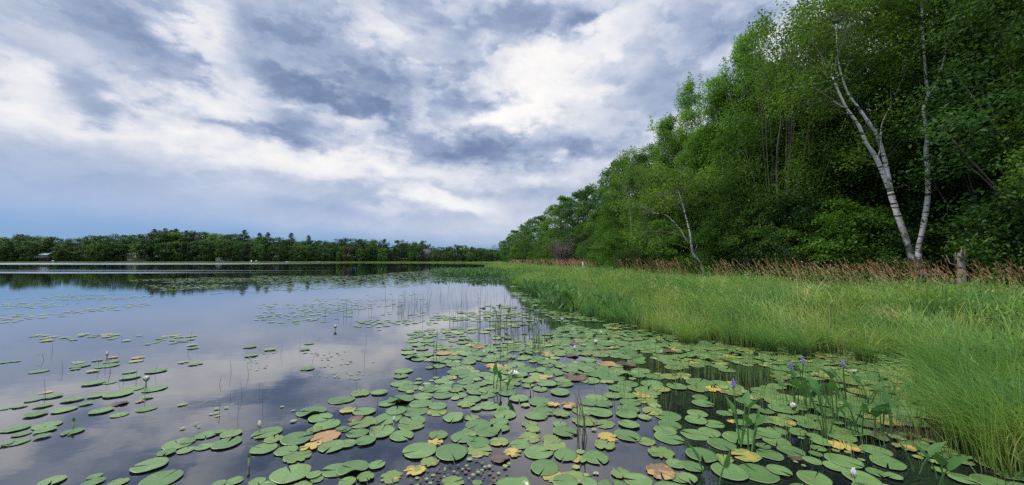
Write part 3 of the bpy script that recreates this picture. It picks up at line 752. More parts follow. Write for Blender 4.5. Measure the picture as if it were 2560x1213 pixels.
# ------------------------------------------------------------------ the far shore
FARP = []
def far_tree(seed, H, rad, n_clump, nl, kind):
    r = np.random.default_rng(seed); tb, cb = Buf(), Buf()
    tube(tb, [(0, 0, -1), (0.1, 0, H * .5), (0, 0.1, H * .9)], [.28, .2, .05], 6)
    if kind == "pine":
        for t in np.linspace(0.42, 1.0, 13):
            rr = rad * (1.05 - t) ** 0.7 * r.uniform(0.6, 1.2)
            for a in r.uniform(0, 6.283, 6):
                e = np.array([math.cos(a) * rr, math.sin(a) * rr, H * t + rr * .18])
                m = 34; u = r.uniform(0.2, 1, (m, 1))
                leaves(cb, np.array([0, 0, H * t]) * (1 - u) + e * u + r.normal(0, .26, (m, 3)) * np.array([1, 1, .5]), 0.62, r, 0.7, 0.35)
    else:
        for c in range(n_clump):
            t = r.uniform(0, 1); a = r.uniform(0, 6.283); e = rad * math.sin(math.pi * (0.10 + 0.80 * t)) ** 0.55 * r.uniform(0.45, 1.05)
            C = np.array([e * math.cos(a), e * math.sin(a), H * (0.06 + 0.88 * t)]); cr = r.uniform(1.0, 1.9)
            d = norm(r.normal(size=(nl, 3))) * (r.uniform(0, 1, (nl, 1)) ** 0.35) * cr * np.array([1.1, 1.1, .7])
            leaves(cb, C + d, 0.62, r, 0.7, 0.75)
    return tb.mesh("far_trunk", True), cb.mesh("far_crown")
PROTO["far"] = [far_tree(200 + q, 14.0, 5.0, 46, 52, "leaf") for q in range(5)]
PROTO["pine"] = [far_tree(220 + q, 17.0, 5.2, 0, 0, "pine") for q in range(3)]
FULL_H["far"] = 14.0; FULL_H["pine"] = 17.0
TOPX = [-700, -200, 0, 60, 100, 160, 220, 300, 370, 382, 440, 520, 600, 640, 700, 780, 838, 852, 920, 966, 974, 981, 990, 1060, 1082, 1096, 1140, 1200, 1250]
TOPY = [592, 590, 589, 584, 591, 597, 591, 588, 588, 577, 576, 580, 585, 593, 592, 601, 603, 597, 595, 600, 622, 612, 601, 603, 612, 619, 611, 617, 625]
FARL = TREES[13:]
seg = np.concatenate([[0], np.cumsum(np.linalg.norm(np.diff(FARL, axis=0), axis=1))])
def along(s, off):
    i = min(max(int(np.searchsorted(seg, s)) - 1, 0), len(FARL) - 2); a, c = FARL[i], FARL[i + 1]
    d = (c - a) / np.linalg.norm(c - a); p = a + d * (s - seg[i]); nrm = np.array([d[1], -d[0]])
    return p + nrm * off
TONE = ["dark green", "mid green", "light green", "yellowish green", "deep green"]
r = np.random.default_rng(33)
s, n = 0.0, 0
def px_of(x, y): return 1280 + FPX * x / y
WHERE = [(-9e9, -30, "at the picture edge"), (-30, 110, "beside the green roofed cabin"), (110, 230, "after the green roofed cabin"), (230, 300, "before the pale house"),
         (300, 400, "near the long pale house"), (400, 530, "after the long pale house"), (530, 610, "beside the white cottage"),
         (610, 700, "past the white cottage"), (700, 800, "below the single pines"), (800, 860, "beside the rusty tree"), (860, 975, "past the rusty tree"), (975, 1050, "beyond the sky notch"), (1050, 1110, "near the dark pitched cabin"), (1110, 9e9, "at the lake end")]
def where(px): return next(w for a, c, w in WHERE if a <= px < c)
CLEAR = [(92, 146), (322, 382), (535, 600), (1058, 1078)]
used = {}
for row, (off, step, fr, to) in enumerate([(3.5, 6.2, 0.60, 0.80), (13, 6.5, 0.93, 1.06)]):
    s = 2.0
    while s < seg[-1] - 420:
        q = along(s + r.uniform(-1, 1), off + r.uniform(-2, 2)); px = px_of(*q)
        s += step * r.uniform(0.75, 1.3) * (1.0 if px > 750 else 1.25)
        if px < -90: continue
        if row == 0 and any(a < px < c for a, c in CLEAR) and r.uniform() < 0.25: continue
        H = (at_depth(px, float(np.interp(px, TOPX, TOPY)), q[1]).z - gz(*q)) * r.uniform(fr, to)
        H = max(H, 4.0)
        leaf = ["far", "far", "maple", "far", "dark"][n % 5]; tone = {"far": "mid green", "maple": "light green", "dark": "dark green"}[leaf]
        lab = f"{tone} {'shoreline' if row == 0 else 'taller'} far tree {where(px)}"
        plant("far", n, q[0], q[1], H, leaf, "broadleaf_tree", lab, "tree", "trees of the far shore " + where(px), wide=1.0 * max(1.0, 11 / H) * (0.85 if px > 850 else 1.0))
        n += 1
for px, ty, lab in ((386, 574, "leftmost of the dense dark pines above the long pale house"), (412, 572, "tall dark pine, second in the clump above the long pale house"), (440, 573, "dark pine in the clump, third along"),
                    (465, 578, "dark pine at the lower end of the pine clump"), (400, 577, "broad dark pine in the middle of the pine clump"), (428, 576, "slim dark pine in the middle of the pine clump"), (612, 576, "single pine poking up past the white cottage"), (650, 583, "twin topped pine, first of the close pair"),
                    (669, 582, "narrow pine, second of the close pair"), (728, 583, "lone pine with a layered top"), (773, 589, "lone flat layered pine before the rusty tree")):
    d = ray(px, 652); i = 0
    for ss in np.arange(0, seg[-1], 1.0):
        q = along(ss, 15)
        if px_of(*q) <= px: break
    plant("pine", int(px), q[0], q[1], at_depth(px, ty + 1, q[1]).z - gz(*q), "pine", "pine_tree", lab + " on the far shore", "pine", "pines above the far shore")
for ss in np.arange(0, seg[-1], 1.0):
    q = along(ss, 2.0)
    if px_of(*q) <= 868: break
plant("far", 2, q[0], q[1], at_depth(868, 616, q[1]).z - gz(*q), "rust", "broadleaf_tree", "single rusty orange tree among the green ones on the far shore", "tree", wide=0.8)
for px, ty, tone in ((848, 628, "pale"), (883, 634, "pale"), (905, 620, "pale"), (950, 640, "narrow pale"), (1030, 632, "olive"), (1088, 640, "pale")):
    for ss in np.arange(0, seg[-1], 1.0):
        q = along(ss, 0.8)
        if px_of(*q) <= px: break
    plant("far", px, q[0], q[1], at_depth(px, ty, q[1]).z - gz(*q), "maple", "broadleaf_tree", f"{tone} small tree at the water's edge {where(px)}" + (" closest to the rusty tree" if px in (848, 883) else ""), "tree", "small trees at the far water's edge", wide=0.75)

cb = Buf(); r = np.random.default_rng(61)
for q in range(420):
    ss = r.uniform(-10, seg[-1] - 250); off = r.uniform(14, 60)
    p = along(max(ss, 0.0), off); px = px_of(*p)
    if not -400 < px < 1262: continue
    H = (at_depth(px, float(np.interp(px, TOPX, TOPY)), p[1]).z - gz(*p)) * (0.9 if px < 960 or px > 985 else 0.6)
    n = 230; c = norm(r.normal(0, 1, (n, 3))) * (r.uniform(0, 1, (n, 1)) ** 0.4)
    leaves(cb, np.array([p[0], p[1], gz(*p) + H * .5]) + c * np.array([5.0, 5.0, H * .46]), 1.3, r, 0.5)
for q in range(500):                      # low scrub that closes the foot of the wood
    ss = r.uniform(0, seg[-1] - 330); p = along(ss, r.uniform(5, 12)); n = 60
    leaves(cb, np.array([p[0], p[1], gz(*p) + 1.2]) + r.normal(0, 1, (n, 3)) * np.array([2.2, 2.2, .9]), 0.8, r, 0.5)
tag(link("far_woods", cb.mesh("far_woods"), M["far"]), "unbroken woods rising behind the trees of the far shore", "woods", kind="stuff")

# cabins, boats and docks
wood_dark = plain_mat("dark_board", (.035, .030, .027), .8, .4); pale_wall = plain_mat("pale_siding", (.36, .33, .28), .7, .3, .8)
white_wall = plain_mat("white_siding", (.46, .46, .45), .7, .3, .8); green_roof = plain_mat("green_metal_roof", (.30, .45, .43), .45, .3, .6)
grey_roof = plain_mat("grey_shingle_roof", (.16, .16, .165), .85, .4, 1.5); pane = plain_mat("dark_window_glass", (.015, .018, .022), .12)
white_hull = plain_mat("white_hull", (.50, .50, .49), .4, .2); blue_hull = plain_mat("blue_cover", (.06, .22, .36), .5, .2); plank = plain_mat("grey_dock_plank", (.30, .28, .25), .8, .4, 3)
def shore_at(px, off):
    for ss in np.arange(0, seg[-1], 0.5):
        q = along(ss, off)
        if px_of(*q) <= px: return q
    return q
def cabin(name, label, px, off, w, d, h, pitch, wall, roof, lift, nwin, over=0.5, deck=False):
    q = shore_at(px, off); z = gz(*q) + lift
    o = empty(name, (q[0], q[1], z), label, "cabin", rz=math.atan2(q[0], -q[1]) * 0.0)
    b = Buf(); box(b, (0, 0, h / 2 - lift / 2), (w, d, h + lift))
    b.add([(-w / 2, -d / 2, h), (-w / 2, d / 2, h), (-w / 2, 0, h + pitch)], [[0, 1, 2]]); b.add([(w / 2, -d / 2, h), (w / 2, d / 2, h), (w / 2, 0, h + pitch)], [[1, 0, 2]])
    link("wall", b.mesh("cabin_wall"), wall, o)
    b = Buf(); k_ = pitch / (d / 2); e = over
    for sy in (-1, 1):
        y1 = sy * (d / 2 + e); z1 = h - k_ * e
        A = [(-w / 2 - e, y1, z1), (w / 2 + e, y1, z1), (w / 2 + e, 0, h + pitch), (-w / 2 - e, 0, h + pitch)]
        B = [(x, y, zz + .16) for x, y, zz in A]
        b.add(A + B, [[0, 1, 2, 3], [4, 7, 6, 5], [0, 4, 5, 1], [1, 5, 6, 2], [3, 2, 6, 7], [0, 3, 7, 4]])
    rf = link("roof", b.mesh("cabin_roof"), roof, o)
    b = Buf(); box(b, (w * .25, d * .12, h + pitch + .35), (.5, .5, 1.3)); link("chimney", b.mesh("chimney"), wood_dark, rf)
    for k2 in range(nwin):
        x = (k2 + .5) / nwin * w - w / 2
        b = Buf(); door = k2 == nwin // 2 and nwin > 2
        hh, zc = (2.0, 1.0) if door else (1.1, 1.45)
        ww = min(w / nwin * .6, 1.6)
        box(b, (x, -d / 2 - .03, zc), (ww, .06, hh)); f = link("door" if door else "window", b.mesh("window_pane"), pane, o)
        b = Buf()
        for sx in (-1, 1): box(b, (x + sx * (ww / 2 + .05), -d / 2 - .05, zc), (.1, .1, hh + .2))
        box(b, (x, -d / 2 - .05, zc + hh / 2 + .05), (ww, .1, .1)); box(b, (x, -d / 2 - .05, zc - hh / 2 - .05), (ww, .1, .1))
        link("frame", b.mesh("window_frame"), white_wall if wall is wood_dark else wood_dark, f)
    if deck:
        b = Buf(); box(b, (0, -d / 2 - 1.6, .05), (w, 3.0, .14))
        for sx in (-1, 0, 1): box(b, (sx * w * .48, -d / 2 - 3.0, .55), (.12, .12, 1.0))
        box(b, (0, -d / 2 - 3.0, 1.07), (w, .1, .1)); link("porch", b.mesh("porch"), plank, o)
    return o
cabin("cabin", "dark cabin with a pale green metal roof half hidden under far trees", 119, 5.0, 7.0, 5, 2.4, 1.3, wood_dark, green_roof, 3.0, 4, deck=True)
cabin("long_house", "long low pale house showing between the far trees", 352, 6.0, 15.0, 6, 2.4, 0.9, pale_wall, grey_roof, 3.6, 7)
cabin("cottage", "small white cottage with a grey roof on the far bank", 567, 5.0, 12.0, 5, 2.6, 0.8, white_wall, grey_roof, 2.2, 5)
cabin("pitched_cabin", "dark steep roofed cabin among trees by the pale marsh edge", 1068, 5.0, 4.4, 5, 3.0, 3.2, wood_dark, plain_mat("dark_shingle_roof", (.06, .06, .065), .9, .4, 2), 2.0, 2)
def boat(px, off, l, mat, label, rz, name="rowboat", turned=False):
    q = shore_at(px, off); b = Buf(); t = np.linspace(0, 1, 9); V = []
    for u in t:
        wd = l * .17 * (1 - (abs(u - .4) / .62) ** 2.4) + .02; hh = l * .10 + l * .05 * u * u
        V += [(u * l - l / 2, -wd, hh), (u * l - l / 2, -wd * .7, 0), (u * l - l / 2, wd * .7, 0), (u * l - l / 2, wd, hh)]
    F = [[i * 4 + j, i * 4 + j + 1, i * 4 + j + 5, i * 4 + j + 4] for i in range(8) for j in range(3)]
    b.add(V, F)
    o = empty(name, (q[0], q[1], max(gz(*q), 0) + (l * .12 if turned else 0.03)), label, "boat", "boats on the far bank", rz)
    h = link("hull", b.mesh("hull"), mat, o)
    if turned: h.rotation_euler = (math.pi, 0, 0)
    b = Buf()
    for u in (-.18, .12): box(b, (u * l, 0, l * .075), (l * .06, l * .3, .04))
    link("seat", b.mesh("boat_seat"), plank, o)
    if turned: o.children[1].rotation_euler = (math.pi, 0, 0)
boat(721, -3.0, 3.6, white_hull, "white rowboat turned over at the foot of the pines", .1, turned=True)
boat(986, -6.0, 3.2, white_hull, "white rowboat lying at the marsh edge below the sky notch", .3)
boat(798, -2.5, 3.2, white_hull, "pale rowboat on the bank before the rusty tree", -.2, turned=True)
boat(148, -3.5, 4.6, blue_hull, "blue covered boat pulled up near the green roofed cabin", 1.1)
def dock(px, off, l, label, rz):
    q = shore_at(px, off); b = Buf(); o = empty("dock", (q[0], q[1], 0.0), label, "dock", "docks on the far shore", rz)
    for i in range(14): box(b, (0, -l / 2 + (i + .5) * l / 14, .5), (1.5, l / 14 * .9, .06))
    link("deck", b.mesh("dock_deck"), plank, o)
    for y in (-l / 2 + .1, 0, l / 2 - .1):
        for x in (-.7, .7):
            b = Buf(); tube(b, [(x, y, -1), (x, y, .9)], [.07, .07], 7); link("post", b.mesh("dock_post"), wood_dark, o)
dock(285, -7, 7.0, "short grey dock below the long pale house", .9)
dock(655, -8, 8.0, "grey dock past the white cottage", -.8)
b = Buf(); q = shore_at(133, -.5); z = gz(*q)
for x in (-.8, .8):
    for y in (-.2, .2): box(b, (x, y, .22), (.08, .08, .45))
box(b, (0, 0, .5), (2.0, .5, .08)); box(b, (0, .26, .9), (2.0, .06, .55))
tag(link("bench", b.mesh("bench"), white_hull, None, (q[0], q[1], z)), "white bench on the lawn beside the green roofed cabin", "bench")
# chairs on the bank
def lawn_chair(px, label):
    q = shore_at(px, -2.5); b = Buf()
    o = empty("lawn_chair", (q[0], q[1], gz(*q)), label, "chair", "chairs on the far bank", random.uniform(-.6, .6), 1.3)
    box(b, (0, 0, .36), (.6, .6, .06)); link("seat", b.mesh("chair_seat"), white_hull, o)
    b = Buf(); b.add([(-.3, .26, .36), (.3, .26, .36), (.34, .55, 1.1), (-.34, .55, 1.1), (-.3, .32, .36), (.3, .32, .36), (.34, .61, 1.1), (-.34, .61, 1.1)], [[0, 1, 2, 3], [5, 4, 7, 6], [0, 3, 7, 4], [1, 5, 6, 2], [3, 2, 6, 7]])
    link("backrest", b.mesh("chair_back"), white_hull, o)
    for x in (-.27, .27):
        for y in (-.25, .25):
            b = Buf(); box(b, (x, y, .17), (.06, .06, .34)); link("leg", b.mesh("chair_leg"), white_hull, o)
lawn_chair(628, "white lawn chair on the bank past the white cottage, nearer the pines")
lawn_chair(640, "second white lawn chair, standing beside the dock past the white cottage")

# ------------------------------------------------------------------ marsh grass
def grass_mat(name, stops, pscale=0.35, transl=0.42, base=None):
    k = NT(name); g = k.n("ShaderNodeNewGeometry"); u = k.n("ShaderNodeUVMap"); sp = k.n("ShaderNodeSeparateXYZ", {0: u.outputs[0]})
    n1 = k.noise(g.outputs["Position"], pscale, 3.0, 0.6)
    f = k.math("ADD", k.math("MULTIPLY", g.outputs["Random Per Island"], 0.45), k.step(n1.outputs[0], 0.3, 0.7, 0.0, 0.55), True)
    c = k.ramp(f, stops)
    if base: c = k.mix(k.step(sp.outputs[1], 0.0, 0.45, 1.0, 0.0), c, base)  # dark, shady depth at the blade foot is put into the colour
    p = k.n("ShaderNodeBsdfPrincipled", {"Base Color": c, "Roughness": 0.55, "Specular IOR Level": 0.25})
    hs = k.n("ShaderNodeHueSaturation", {"Color": c, "Saturation": 1.1, "Value": 1.35})
    t = k.n("ShaderNodeBsdfTranslucent", {"Color": hs.outputs[0]})
    return k.done(k.n("ShaderNodeMixShader", {0: transl, 1: p.outputs[0], 2: t.outputs[0]}).outputs[0])
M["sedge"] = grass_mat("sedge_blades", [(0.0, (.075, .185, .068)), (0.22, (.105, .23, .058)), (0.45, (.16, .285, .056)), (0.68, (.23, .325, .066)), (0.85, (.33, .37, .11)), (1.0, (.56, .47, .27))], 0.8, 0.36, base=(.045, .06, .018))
M["brown"] = grass_mat("reed_grass_plumes", [(0.0, (.34, .20, .11)), (0.5, (.50, .31, .18)), (1.0, (.62, .47, .29))], 0.6, 0.4)
M["emerg"] = grass_mat("emergent_stems", [(0.0, (.07, .13, .035)), (0.6, (.13, .20, .05)), (1.0, (.22, .24, .08))], 0.8, 0.25)
M["pickerel"] = grass_mat("pickerelweed_leaves", [(0.0, (.030, .095, .028)), (0.6, (.065, .16, .04)), (1.0, (.12, .24, .055))], 0.9, 0.3)

def blades(b, P, h, w, lean, az, facing, r, seg=4, curve=2.0, taper=0.12):
    n = len(P); t = np.linspace(0, 1, seg + 1)
    hx = lean[:, None] * h[:, None] * t ** curve
    hz = h[:, None] * (t - 0.30 * np.minimum(lean, 1.4)[:, None] * t ** 2.2)
    c = P[:, None, :] + np.stack([np.cos(az)[:, None] * hx, np.sin(az)[:, None] * hx, hz], -1)
    wd = w[:, None] * 0.5 * (1 - (1 - taper) * t ** 1.6)
    sd = np.stack([np.cos(facing), np.sin(facing), np.zeros(n)], -1)[:, None, :] * wd[..., None]
    v = np.stack([c - sd, c + sd], 2).reshape(n, -1, 3)
    k = 2 * (seg + 1); q = np.array([[2 * i, 2 * i + 1, 2 * i + 3, 2 * i + 2] for i in range(seg)])
    f = (np.arange(n)[:, None, None] * k + q[None]).reshape(-1, 4)
    uv = np.stack([np.tile(np.array([0., 1.]), (n, seg + 1)), np.tile(np.repeat(t, 2), (n, 1))], -1).reshape(-1, 2)
    b.add(v.reshape(-1, 3), f, uv + 1e-4)

def val_noise(P, scale, seed):
    r = np.random.default_rng(seed); g = r.uniform(0, 1, (64, 64)); q = P[:, :2] / scale
    i = np.floor(q).astype(int); f = q - i; f = f * f * (3 - 2 * f)
    G = lambda a, c: g[a % 64, c % 64]
    return (G(i[:, 0], i[:, 1]) * (1 - f[:, 0]) * (1 - f[:, 1]) + G(i[:, 0] + 1, i[:, 1]) * f[:, 0] * (1 - f[:, 1])
            + G(i[:, 0], i[:, 1] + 1) * (1 - f[:, 0]) * f[:, 1] + G(i[:, 0] + 1, i[:, 1] + 1) * f[:, 0] * f[:, 1])
def strip_points(n, y0, y1, r, lo=-0.6, hi=1.0, k=1.15):
    """points of the marsh strip, denser towards the near end"""
    u = r.uniform(0, 1, n); a = 1 - k
    Y = (y0 ** a + u * (y1 ** a - y0 ** a)) ** (1 / a)
    xs = np.interp(Y, SHORE[:16, 1], SHORE[:16, 0]); xt = np.interp(Y, TREES[:12, 1], TREES[:12, 0])
    f = r.uniform(0, 1, n)
    X = xs + lo + (xt + hi - xs - lo) * f
    return np.column_stack([X, Y, np.maximum(ground_z(np.column_stack([X, Y])), -0.05)])
r = np.random.default_rng(90)
b = Buf()
P = strip_points(100000, 1.6, 115, r)
sd_ = pl_dist(P[:, :2], SHORE); wd_ = pl_dist(P[:, :2], TREES)
tuft = val_noise(P, 0.55, 3); clump = val_noise(P, 1.9, 4)
edge = np.clip((sd_ + 0.45 - 1.5 * (clump - 0.35)) / 0.7, 0, 1)              # ragged lake edge
keep = (r.uniform(0, 1, len(P)) < edge * np.where(sd_ < 0.9, 0.30 + 0.9 * (tuft > 0.5), 1.0)) & (P[:, 0] < P[:, 1] * 1.9 + 1.5)
P, sd_, wd_, tuft, clump = P[keep], sd_[keep], wd_[keep], tuft[keep], clump[keep]
n = len(P)
h = (0.44 + 0.12 * np.clip(sd_ / 4, 0, 1) + 0.42 * (clump - 0.5) + 0.62 * (tuft - 0.5)) * r.uniform(0.75, 1.25, n)
h = np.clip(h * 0.92, 0.16, 0.74) * np.interp(wd_, [-6, -3, -1], [1, 0.85, 0.6]) * r.choice([1, 1, 1, 1, 1.35], n) * np.interp(P[:, 1], [0, 12, 25, 45, 110], [1, 1, .82, .66, .6]) * np.interp(sd_ - np.clip((P[:, 1] - 14) / 3, 0, 9), [2.0, 5.0], [1, .68])
dist = np.hypot(P[:, 0], P[:, 1])
w = 0.0042 + 0.0012 * np.clip(dist, 2, 45)
az = np.where(r.uniform(0, 1, n) < 0.75, 2.6 + (val_noise(P, 0.8, 12) - 0.5) * 5.0 + r.normal(0, 0.5, n), r.uniform(0, 6.283, n))
lean = np.abs(r.normal(0.30, 0.36, n)) + 1.1 * (val_noise(P, 0.9, 14) - 0.45)
lean = np.clip(lean, 0.03, 1.3)
blades(b, P, h * (1 + 0.25 * lean), w, lean, az, r.uniform(0, 3.14, n), r)
# loose tufts that fray the edge of the marsh
C = strip_points(520, 2.0, 60, r, -1.0, -9.0, 1.1); xs_ = np.interp(C[:, 1], SHORE[:16, 1], SHORE[:16, 0])
C[:, 0] = xs_ + r.uniform(-0.85, 0.5, len(C)) * np.interp(C[:, 1], [3, 8, 30], [.55, 1.0, 1.0])
for cx, cy, cz in C:
    if cy < 5.3 and r.uniform() < .7: continue
    m = int(r.integers(25, 110)); q = np.abs(r.normal(0, r.uniform(.05, .16), m)); a = r.uniform(0, 6.28, m)
    Q = np.column_stack([cx + q * np.cos(a), cy + q * np.sin(a), np.full(m, -.03)]); dd = math.hypot(cx, cy)
    blades(b, Q, r.uniform(.22, .62) * r.uniform(.6, 1.2, m), np.full(m, .003 + .0008 * dd), np.abs(r.normal(.28, .3, m)), np.where(r.uniform(0, 1, m) < .5, r.normal(2.8, .7, m), a), r.uniform(0, 3.14, m), r, 4, 2.2)
S = strip_points(9000, 2.0, 40, r, -0.3, -1.0, 1.1); m = len(S); dd = np.hypot(S[:, 0], S[:, 1])
S[:, 2] += r.uniform(.30, .66, m) * np.interp(S[:, 1], [0, 12, 25, 45], [1, 1, .82, .66])
blades(b, S, r.uniform(.05, .11, m), .004 + .0012 * dd, r.uniform(.2, 1.4, m), r.uniform(0, 6.28, m), r.uniform(0, 3.14, m), r, 2, 1.3, .5)
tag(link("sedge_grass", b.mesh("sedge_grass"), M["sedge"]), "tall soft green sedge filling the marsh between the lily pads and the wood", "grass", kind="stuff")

# arching tussocks that stand out in front of the sedge
def tussock(x, y, rad, hh, n, label, seed, lean0=0.75):
    r = np.random.default_rng(seed); b = Buf()
    a = r.uniform(0, 6.283, n); q = rad * np.sqrt(r.uniform(0, 1, n))
    P = np.column_stack([q * np.cos(a), q * np.sin(a), np.full(n, -0.04)])
    az = np.where(r.uniform(0, 1, n) < .6, r.normal(2.9, .7, n), a + r.normal(0, .6, n))
    blades(b, P, r.uniform(.6, 1.2, n) * hh, np.full(n, .0065), np.abs(r.normal(lean0, .4, n)), az, r.uniform(0, 3.14, n), r, 6, 2.3)
    o = link("sedge_tussock", b.mesh("sedge_tussock"), M["sedge"], None, (x, y, 0.02))
    tag(o, label, "grass tussock", "sedge tussocks at the marsh edge")
for px, py, rad, hh, n, lab in ((2480, 1010, .34, .60, 1500, "large arching sedge tussock standing forward at the marsh corner"), (2560, 1140, .32, .55, 1300, "arching sedge tussock low by the small pads in the corner"),
                                (2000, 888, .12, .50, 260, "narrow upright sedge tuft rising from the green pad mat"), (2165, 905, .10, .55, 200, "slim bent over sedge tuft on the pad mat, past the upright tuft"),
                                (1920, 878, .10, .44, 220, "small sedge tuft on the mat before the upright tuft"), (2070, 880, .10, .46, 200, "small yellowish sedge tuft between the upright and the bent tuft"),
                                (2225, 885, .14, .55, 300, "yellow green flowering sedge tuft beside the bent tuft"), (1720, 858, .14, .42, 240, "thin tuft at the lily pad edge of the sedge"),
                                (2640, 1000, .4, .66, 1300, "tall tussock at the picture edge")):
    q = on_plane(px, py); tussock(q.x, q.y, rad, hh, n, lab, px)

# brown flowering reed grass along the wood edge
b, c2 = Buf(), Buf(); r = np.random.default_rng(92)
P = strip_points(19000, 7.5, 105, r, 0, 0.6, 1.1); wd_ = pl_dist(P[:, :2], TREES)
frac = val_noise(P, 1.2, 8)
keep = (wd_ > -4.3 + 2.8 * (frac - .5) - np.clip((P[:, 1] - 22) / 20, 0, 1.2)) & (wd_ < -0.2) & (r.uniform(0, 1, len(P)) < 0.05 + .65 * frac)
P = P[keep]; n = len(P); dist = np.hypot(P[:, 0], P[:, 1])
h = r.uniform(.60, 1.12, n) * (1 + .1 * (val_noise(P, 2.3, 9) - .5)); az = r.normal(2.75, .5, n); lean = r.uniform(.12, .55, n)
h *= np.interp(dist, [12, 15.5, 19, 40, 100], [0.60, 0.80, 1.14, 1.32, 1.4])
blades(b, P, h, .004 + .0006 * dist, lean, az, r.uniform(0, 3.14, n), r, 4)
# plumes: a spray of short branchlets on the upper third of each stalk
m = 9
t = r.uniform(.70, 1.0, (n, m)); hx = lean[:, None] * h[:, None] * t ** 2; hz = h[:, None] * (t - .3 * lean[:, None] * t ** 2.2)
Q = P[:, None] + np.stack([np.cos(az)[:, None] * hx, np.sin(az)[:, None] * hx, hz], -1)
Q = Q.reshape(-1, 3); nn = len(Q); D = np.repeat(dist, m)
blades(b, Q, r.uniform(.04, .10, nn), .003 + .0009 * D, r.uniform(.3, 1.2, nn), np.repeat(az, m) + r.normal(0, .8, nn), r.uniform(0, 3.14, nn), r, 2, 1.4)
tag(link("reed_grass", b.mesh("reed_grass"), M["brown"]), "rust brown flowering reed grass along the foot of the wood", "reed grass", kind="stuff")

# thin emergent stems among the pads near the sedge
b = Buf(); r = np.random.default_rng(93); pts = []
ZONES = [((1330, 760), (1700, 860), 420), ((1560, 820), (2000, 960), 520), ((1850, 890), (2300, 1030), 480), ((1950, 1000), (2420, 1150), 240), ((1480, 900), (1900, 1030), 160), ((1240, 740), (1420, 900), 170)]
for (x0, y0), (x1, y1), nq in ZONES:
    for _ in range(nq):
        q = on_plane(r.uniform(x0, x1), r.uniform(y0, y1)); pts.append((q.x + r.normal(0, .05), q.y + r.normal(0, .05), -.03))
P = np.array(pts); n = len(P); dist = np.hypot(P[:, 0], P[:, 1])
blades(b, P, r.uniform(.10, .30, n), .0020 + .0005 * dist, np.abs(r.normal(.1, .14, n)), r.uniform(0, 6.28, n), r.uniform(0, 3.14, n), r, 4)
tag(link("emergent_grass", b.mesh("emergent_grass"), M["emerg"]), "thin green stems poking up between the lily pads near the sedge", "grass", kind="stuff")

# far marsh fringe along the end of the lake
b = Buf(); r = np.random.default_rng(94); L = SHORE[14:]; sg = np.concatenate([[0], np.cumsum(np.linalg.norm(np.diff(L, axis=0), axis=1))])
ss = r.uniform(0, sg[-1] - 560, 16000); P = []
i = np.clip(np.searchsorted(sg, ss) - 1, 0, len(L) - 2); d = (L[i + 1] - L[i]) / np.linalg.norm(L[i + 1] - L[i], axis=1)[:, None]
off = r.uniform(-2, 11, len(ss)) * np.interp(ss, [0, 250, 330, 600], [1, 1, .25, .12])
p = L[i] + d * (ss - sg[i])[:, None] + np.stack([d[:, 1], -d[:, 0]], 1) * off[:, None]
P = np.column_stack([p, np.maximum(ground_z(p), -.02)]); n = len(P)
blades(b, P, r.uniform(.35, .8, n), np.full(n, .16), r.uniform(0, .5, n), r.uniform(0, 6.28, n), r.uniform(0, 3.14, n), r, 2)
tag(link("marsh_fringe", b.mesh("marsh_fringe"), M["sedge"]), "pale green marsh fringe along the far water's edge", "marsh grass", kind="stuff")

# ------------------------------------------------------------------ pickerelweed
def lance(b, base, tip_h, az, lean, ln, wd, r):
    """one stalk with a lance shaped blade"""
    top = base + np.array([math.cos(az) * lean * tip_h, math.sin(az) * lean * tip_h, tip_h])
    st = spline([base, (base + top) / 2 + np.array([0, 0, .02]), top], 5)
    tube(b, st, np.linspace(.005, .0035, 5), 4, False)
    d = norm(np.array([math.cos(az) * (lean + .35), math.sin(az) * (lean + .35), 1.0])); sd = norm(np.cross(d, [0, 0, 1.0]) + r.normal(0, .35, 3)); nr = np.cross(sd, d)
    t = np.linspace(0, 1, 7); w = wd * np.array([.35, .95, 1.0, .85, .6, .3, .02]); V, U = [], []
    for q in range(7):
        c = top + d * ln * t[q] - nr * 0.18 * ln * t[q] ** 2
        V += [c - sd * w[q] + nr * w[q] * .35, c, c + sd * w[q] + nr * w[q] * .35]; U += [(0, t[q]), (.5, t[q]), (1, t[q])]
    F = [[3 * q + k_, 3 * q + k_ + 1, 3 * q + k_ + 4, 3 * q + k_ + 3] for q in range(6) for k_ in range(2)]
    b.add(V, F, np.array(U) + 1e-3)
def bed(name, label, pts, seed, hh=(.25, .5), ls=1.0):
    r = np.random.default_rng(seed); b = Buf()
    for x, y in pts:
        for _ in range(r.integers(2, 5)):
            lance(b, np.array([x, y, -.03]) + np.append(r.normal(0, .07, 2), 0), r.uniform(*hh), r.uniform(0, 6.28), r.uniform(.05, .5), r.uniform(.12, .2) * ls, r.uniform(.022, .038) * ls, r)
    tag(link(name, b.mesh(name), M["pickerel"]), label, "pickerelweed", kind="stuff")
r = np.random.default_rng(95)
def scatter(x0, y0, x1, y1, n, jit=1.0):
    out = []
    for _ in range(n):
        t = r.uniform(0, 1); q = on_plane(x0 + (x1 - x0) * t + r.normal(0, 1) * 14 * jit, r.uniform(y0, y1)); out.append((q.x, q.y))
    return out
bed("pickerelweed_bed", "dark leafy bed standing in the water far along the marsh", scatter(1090, 679, 1215, 694, 330) + scatter(1180, 680, 1325, 698, 420), 1, (.22, .42), 1.35)
bed("pickerelweed_bed", "dark leafy clump at the point where the marsh meets the pads", scatter(1320, 726, 1420, 744, 190) + scatter(1380, 745, 1440, 775, 60), 2, (.24, .42), 1.1)
bed("pickerelweed_bed", "scattered dark leaves along the water side of the sedge", scatter(1450, 765, 1560, 790, 46) + scatter(1330, 760, 1440, 800, 18) + scatter(1560, 800, 1640, 820, 14) + scatter(1270, 690, 1330, 705, 80), 3, (.15, .34), .9)

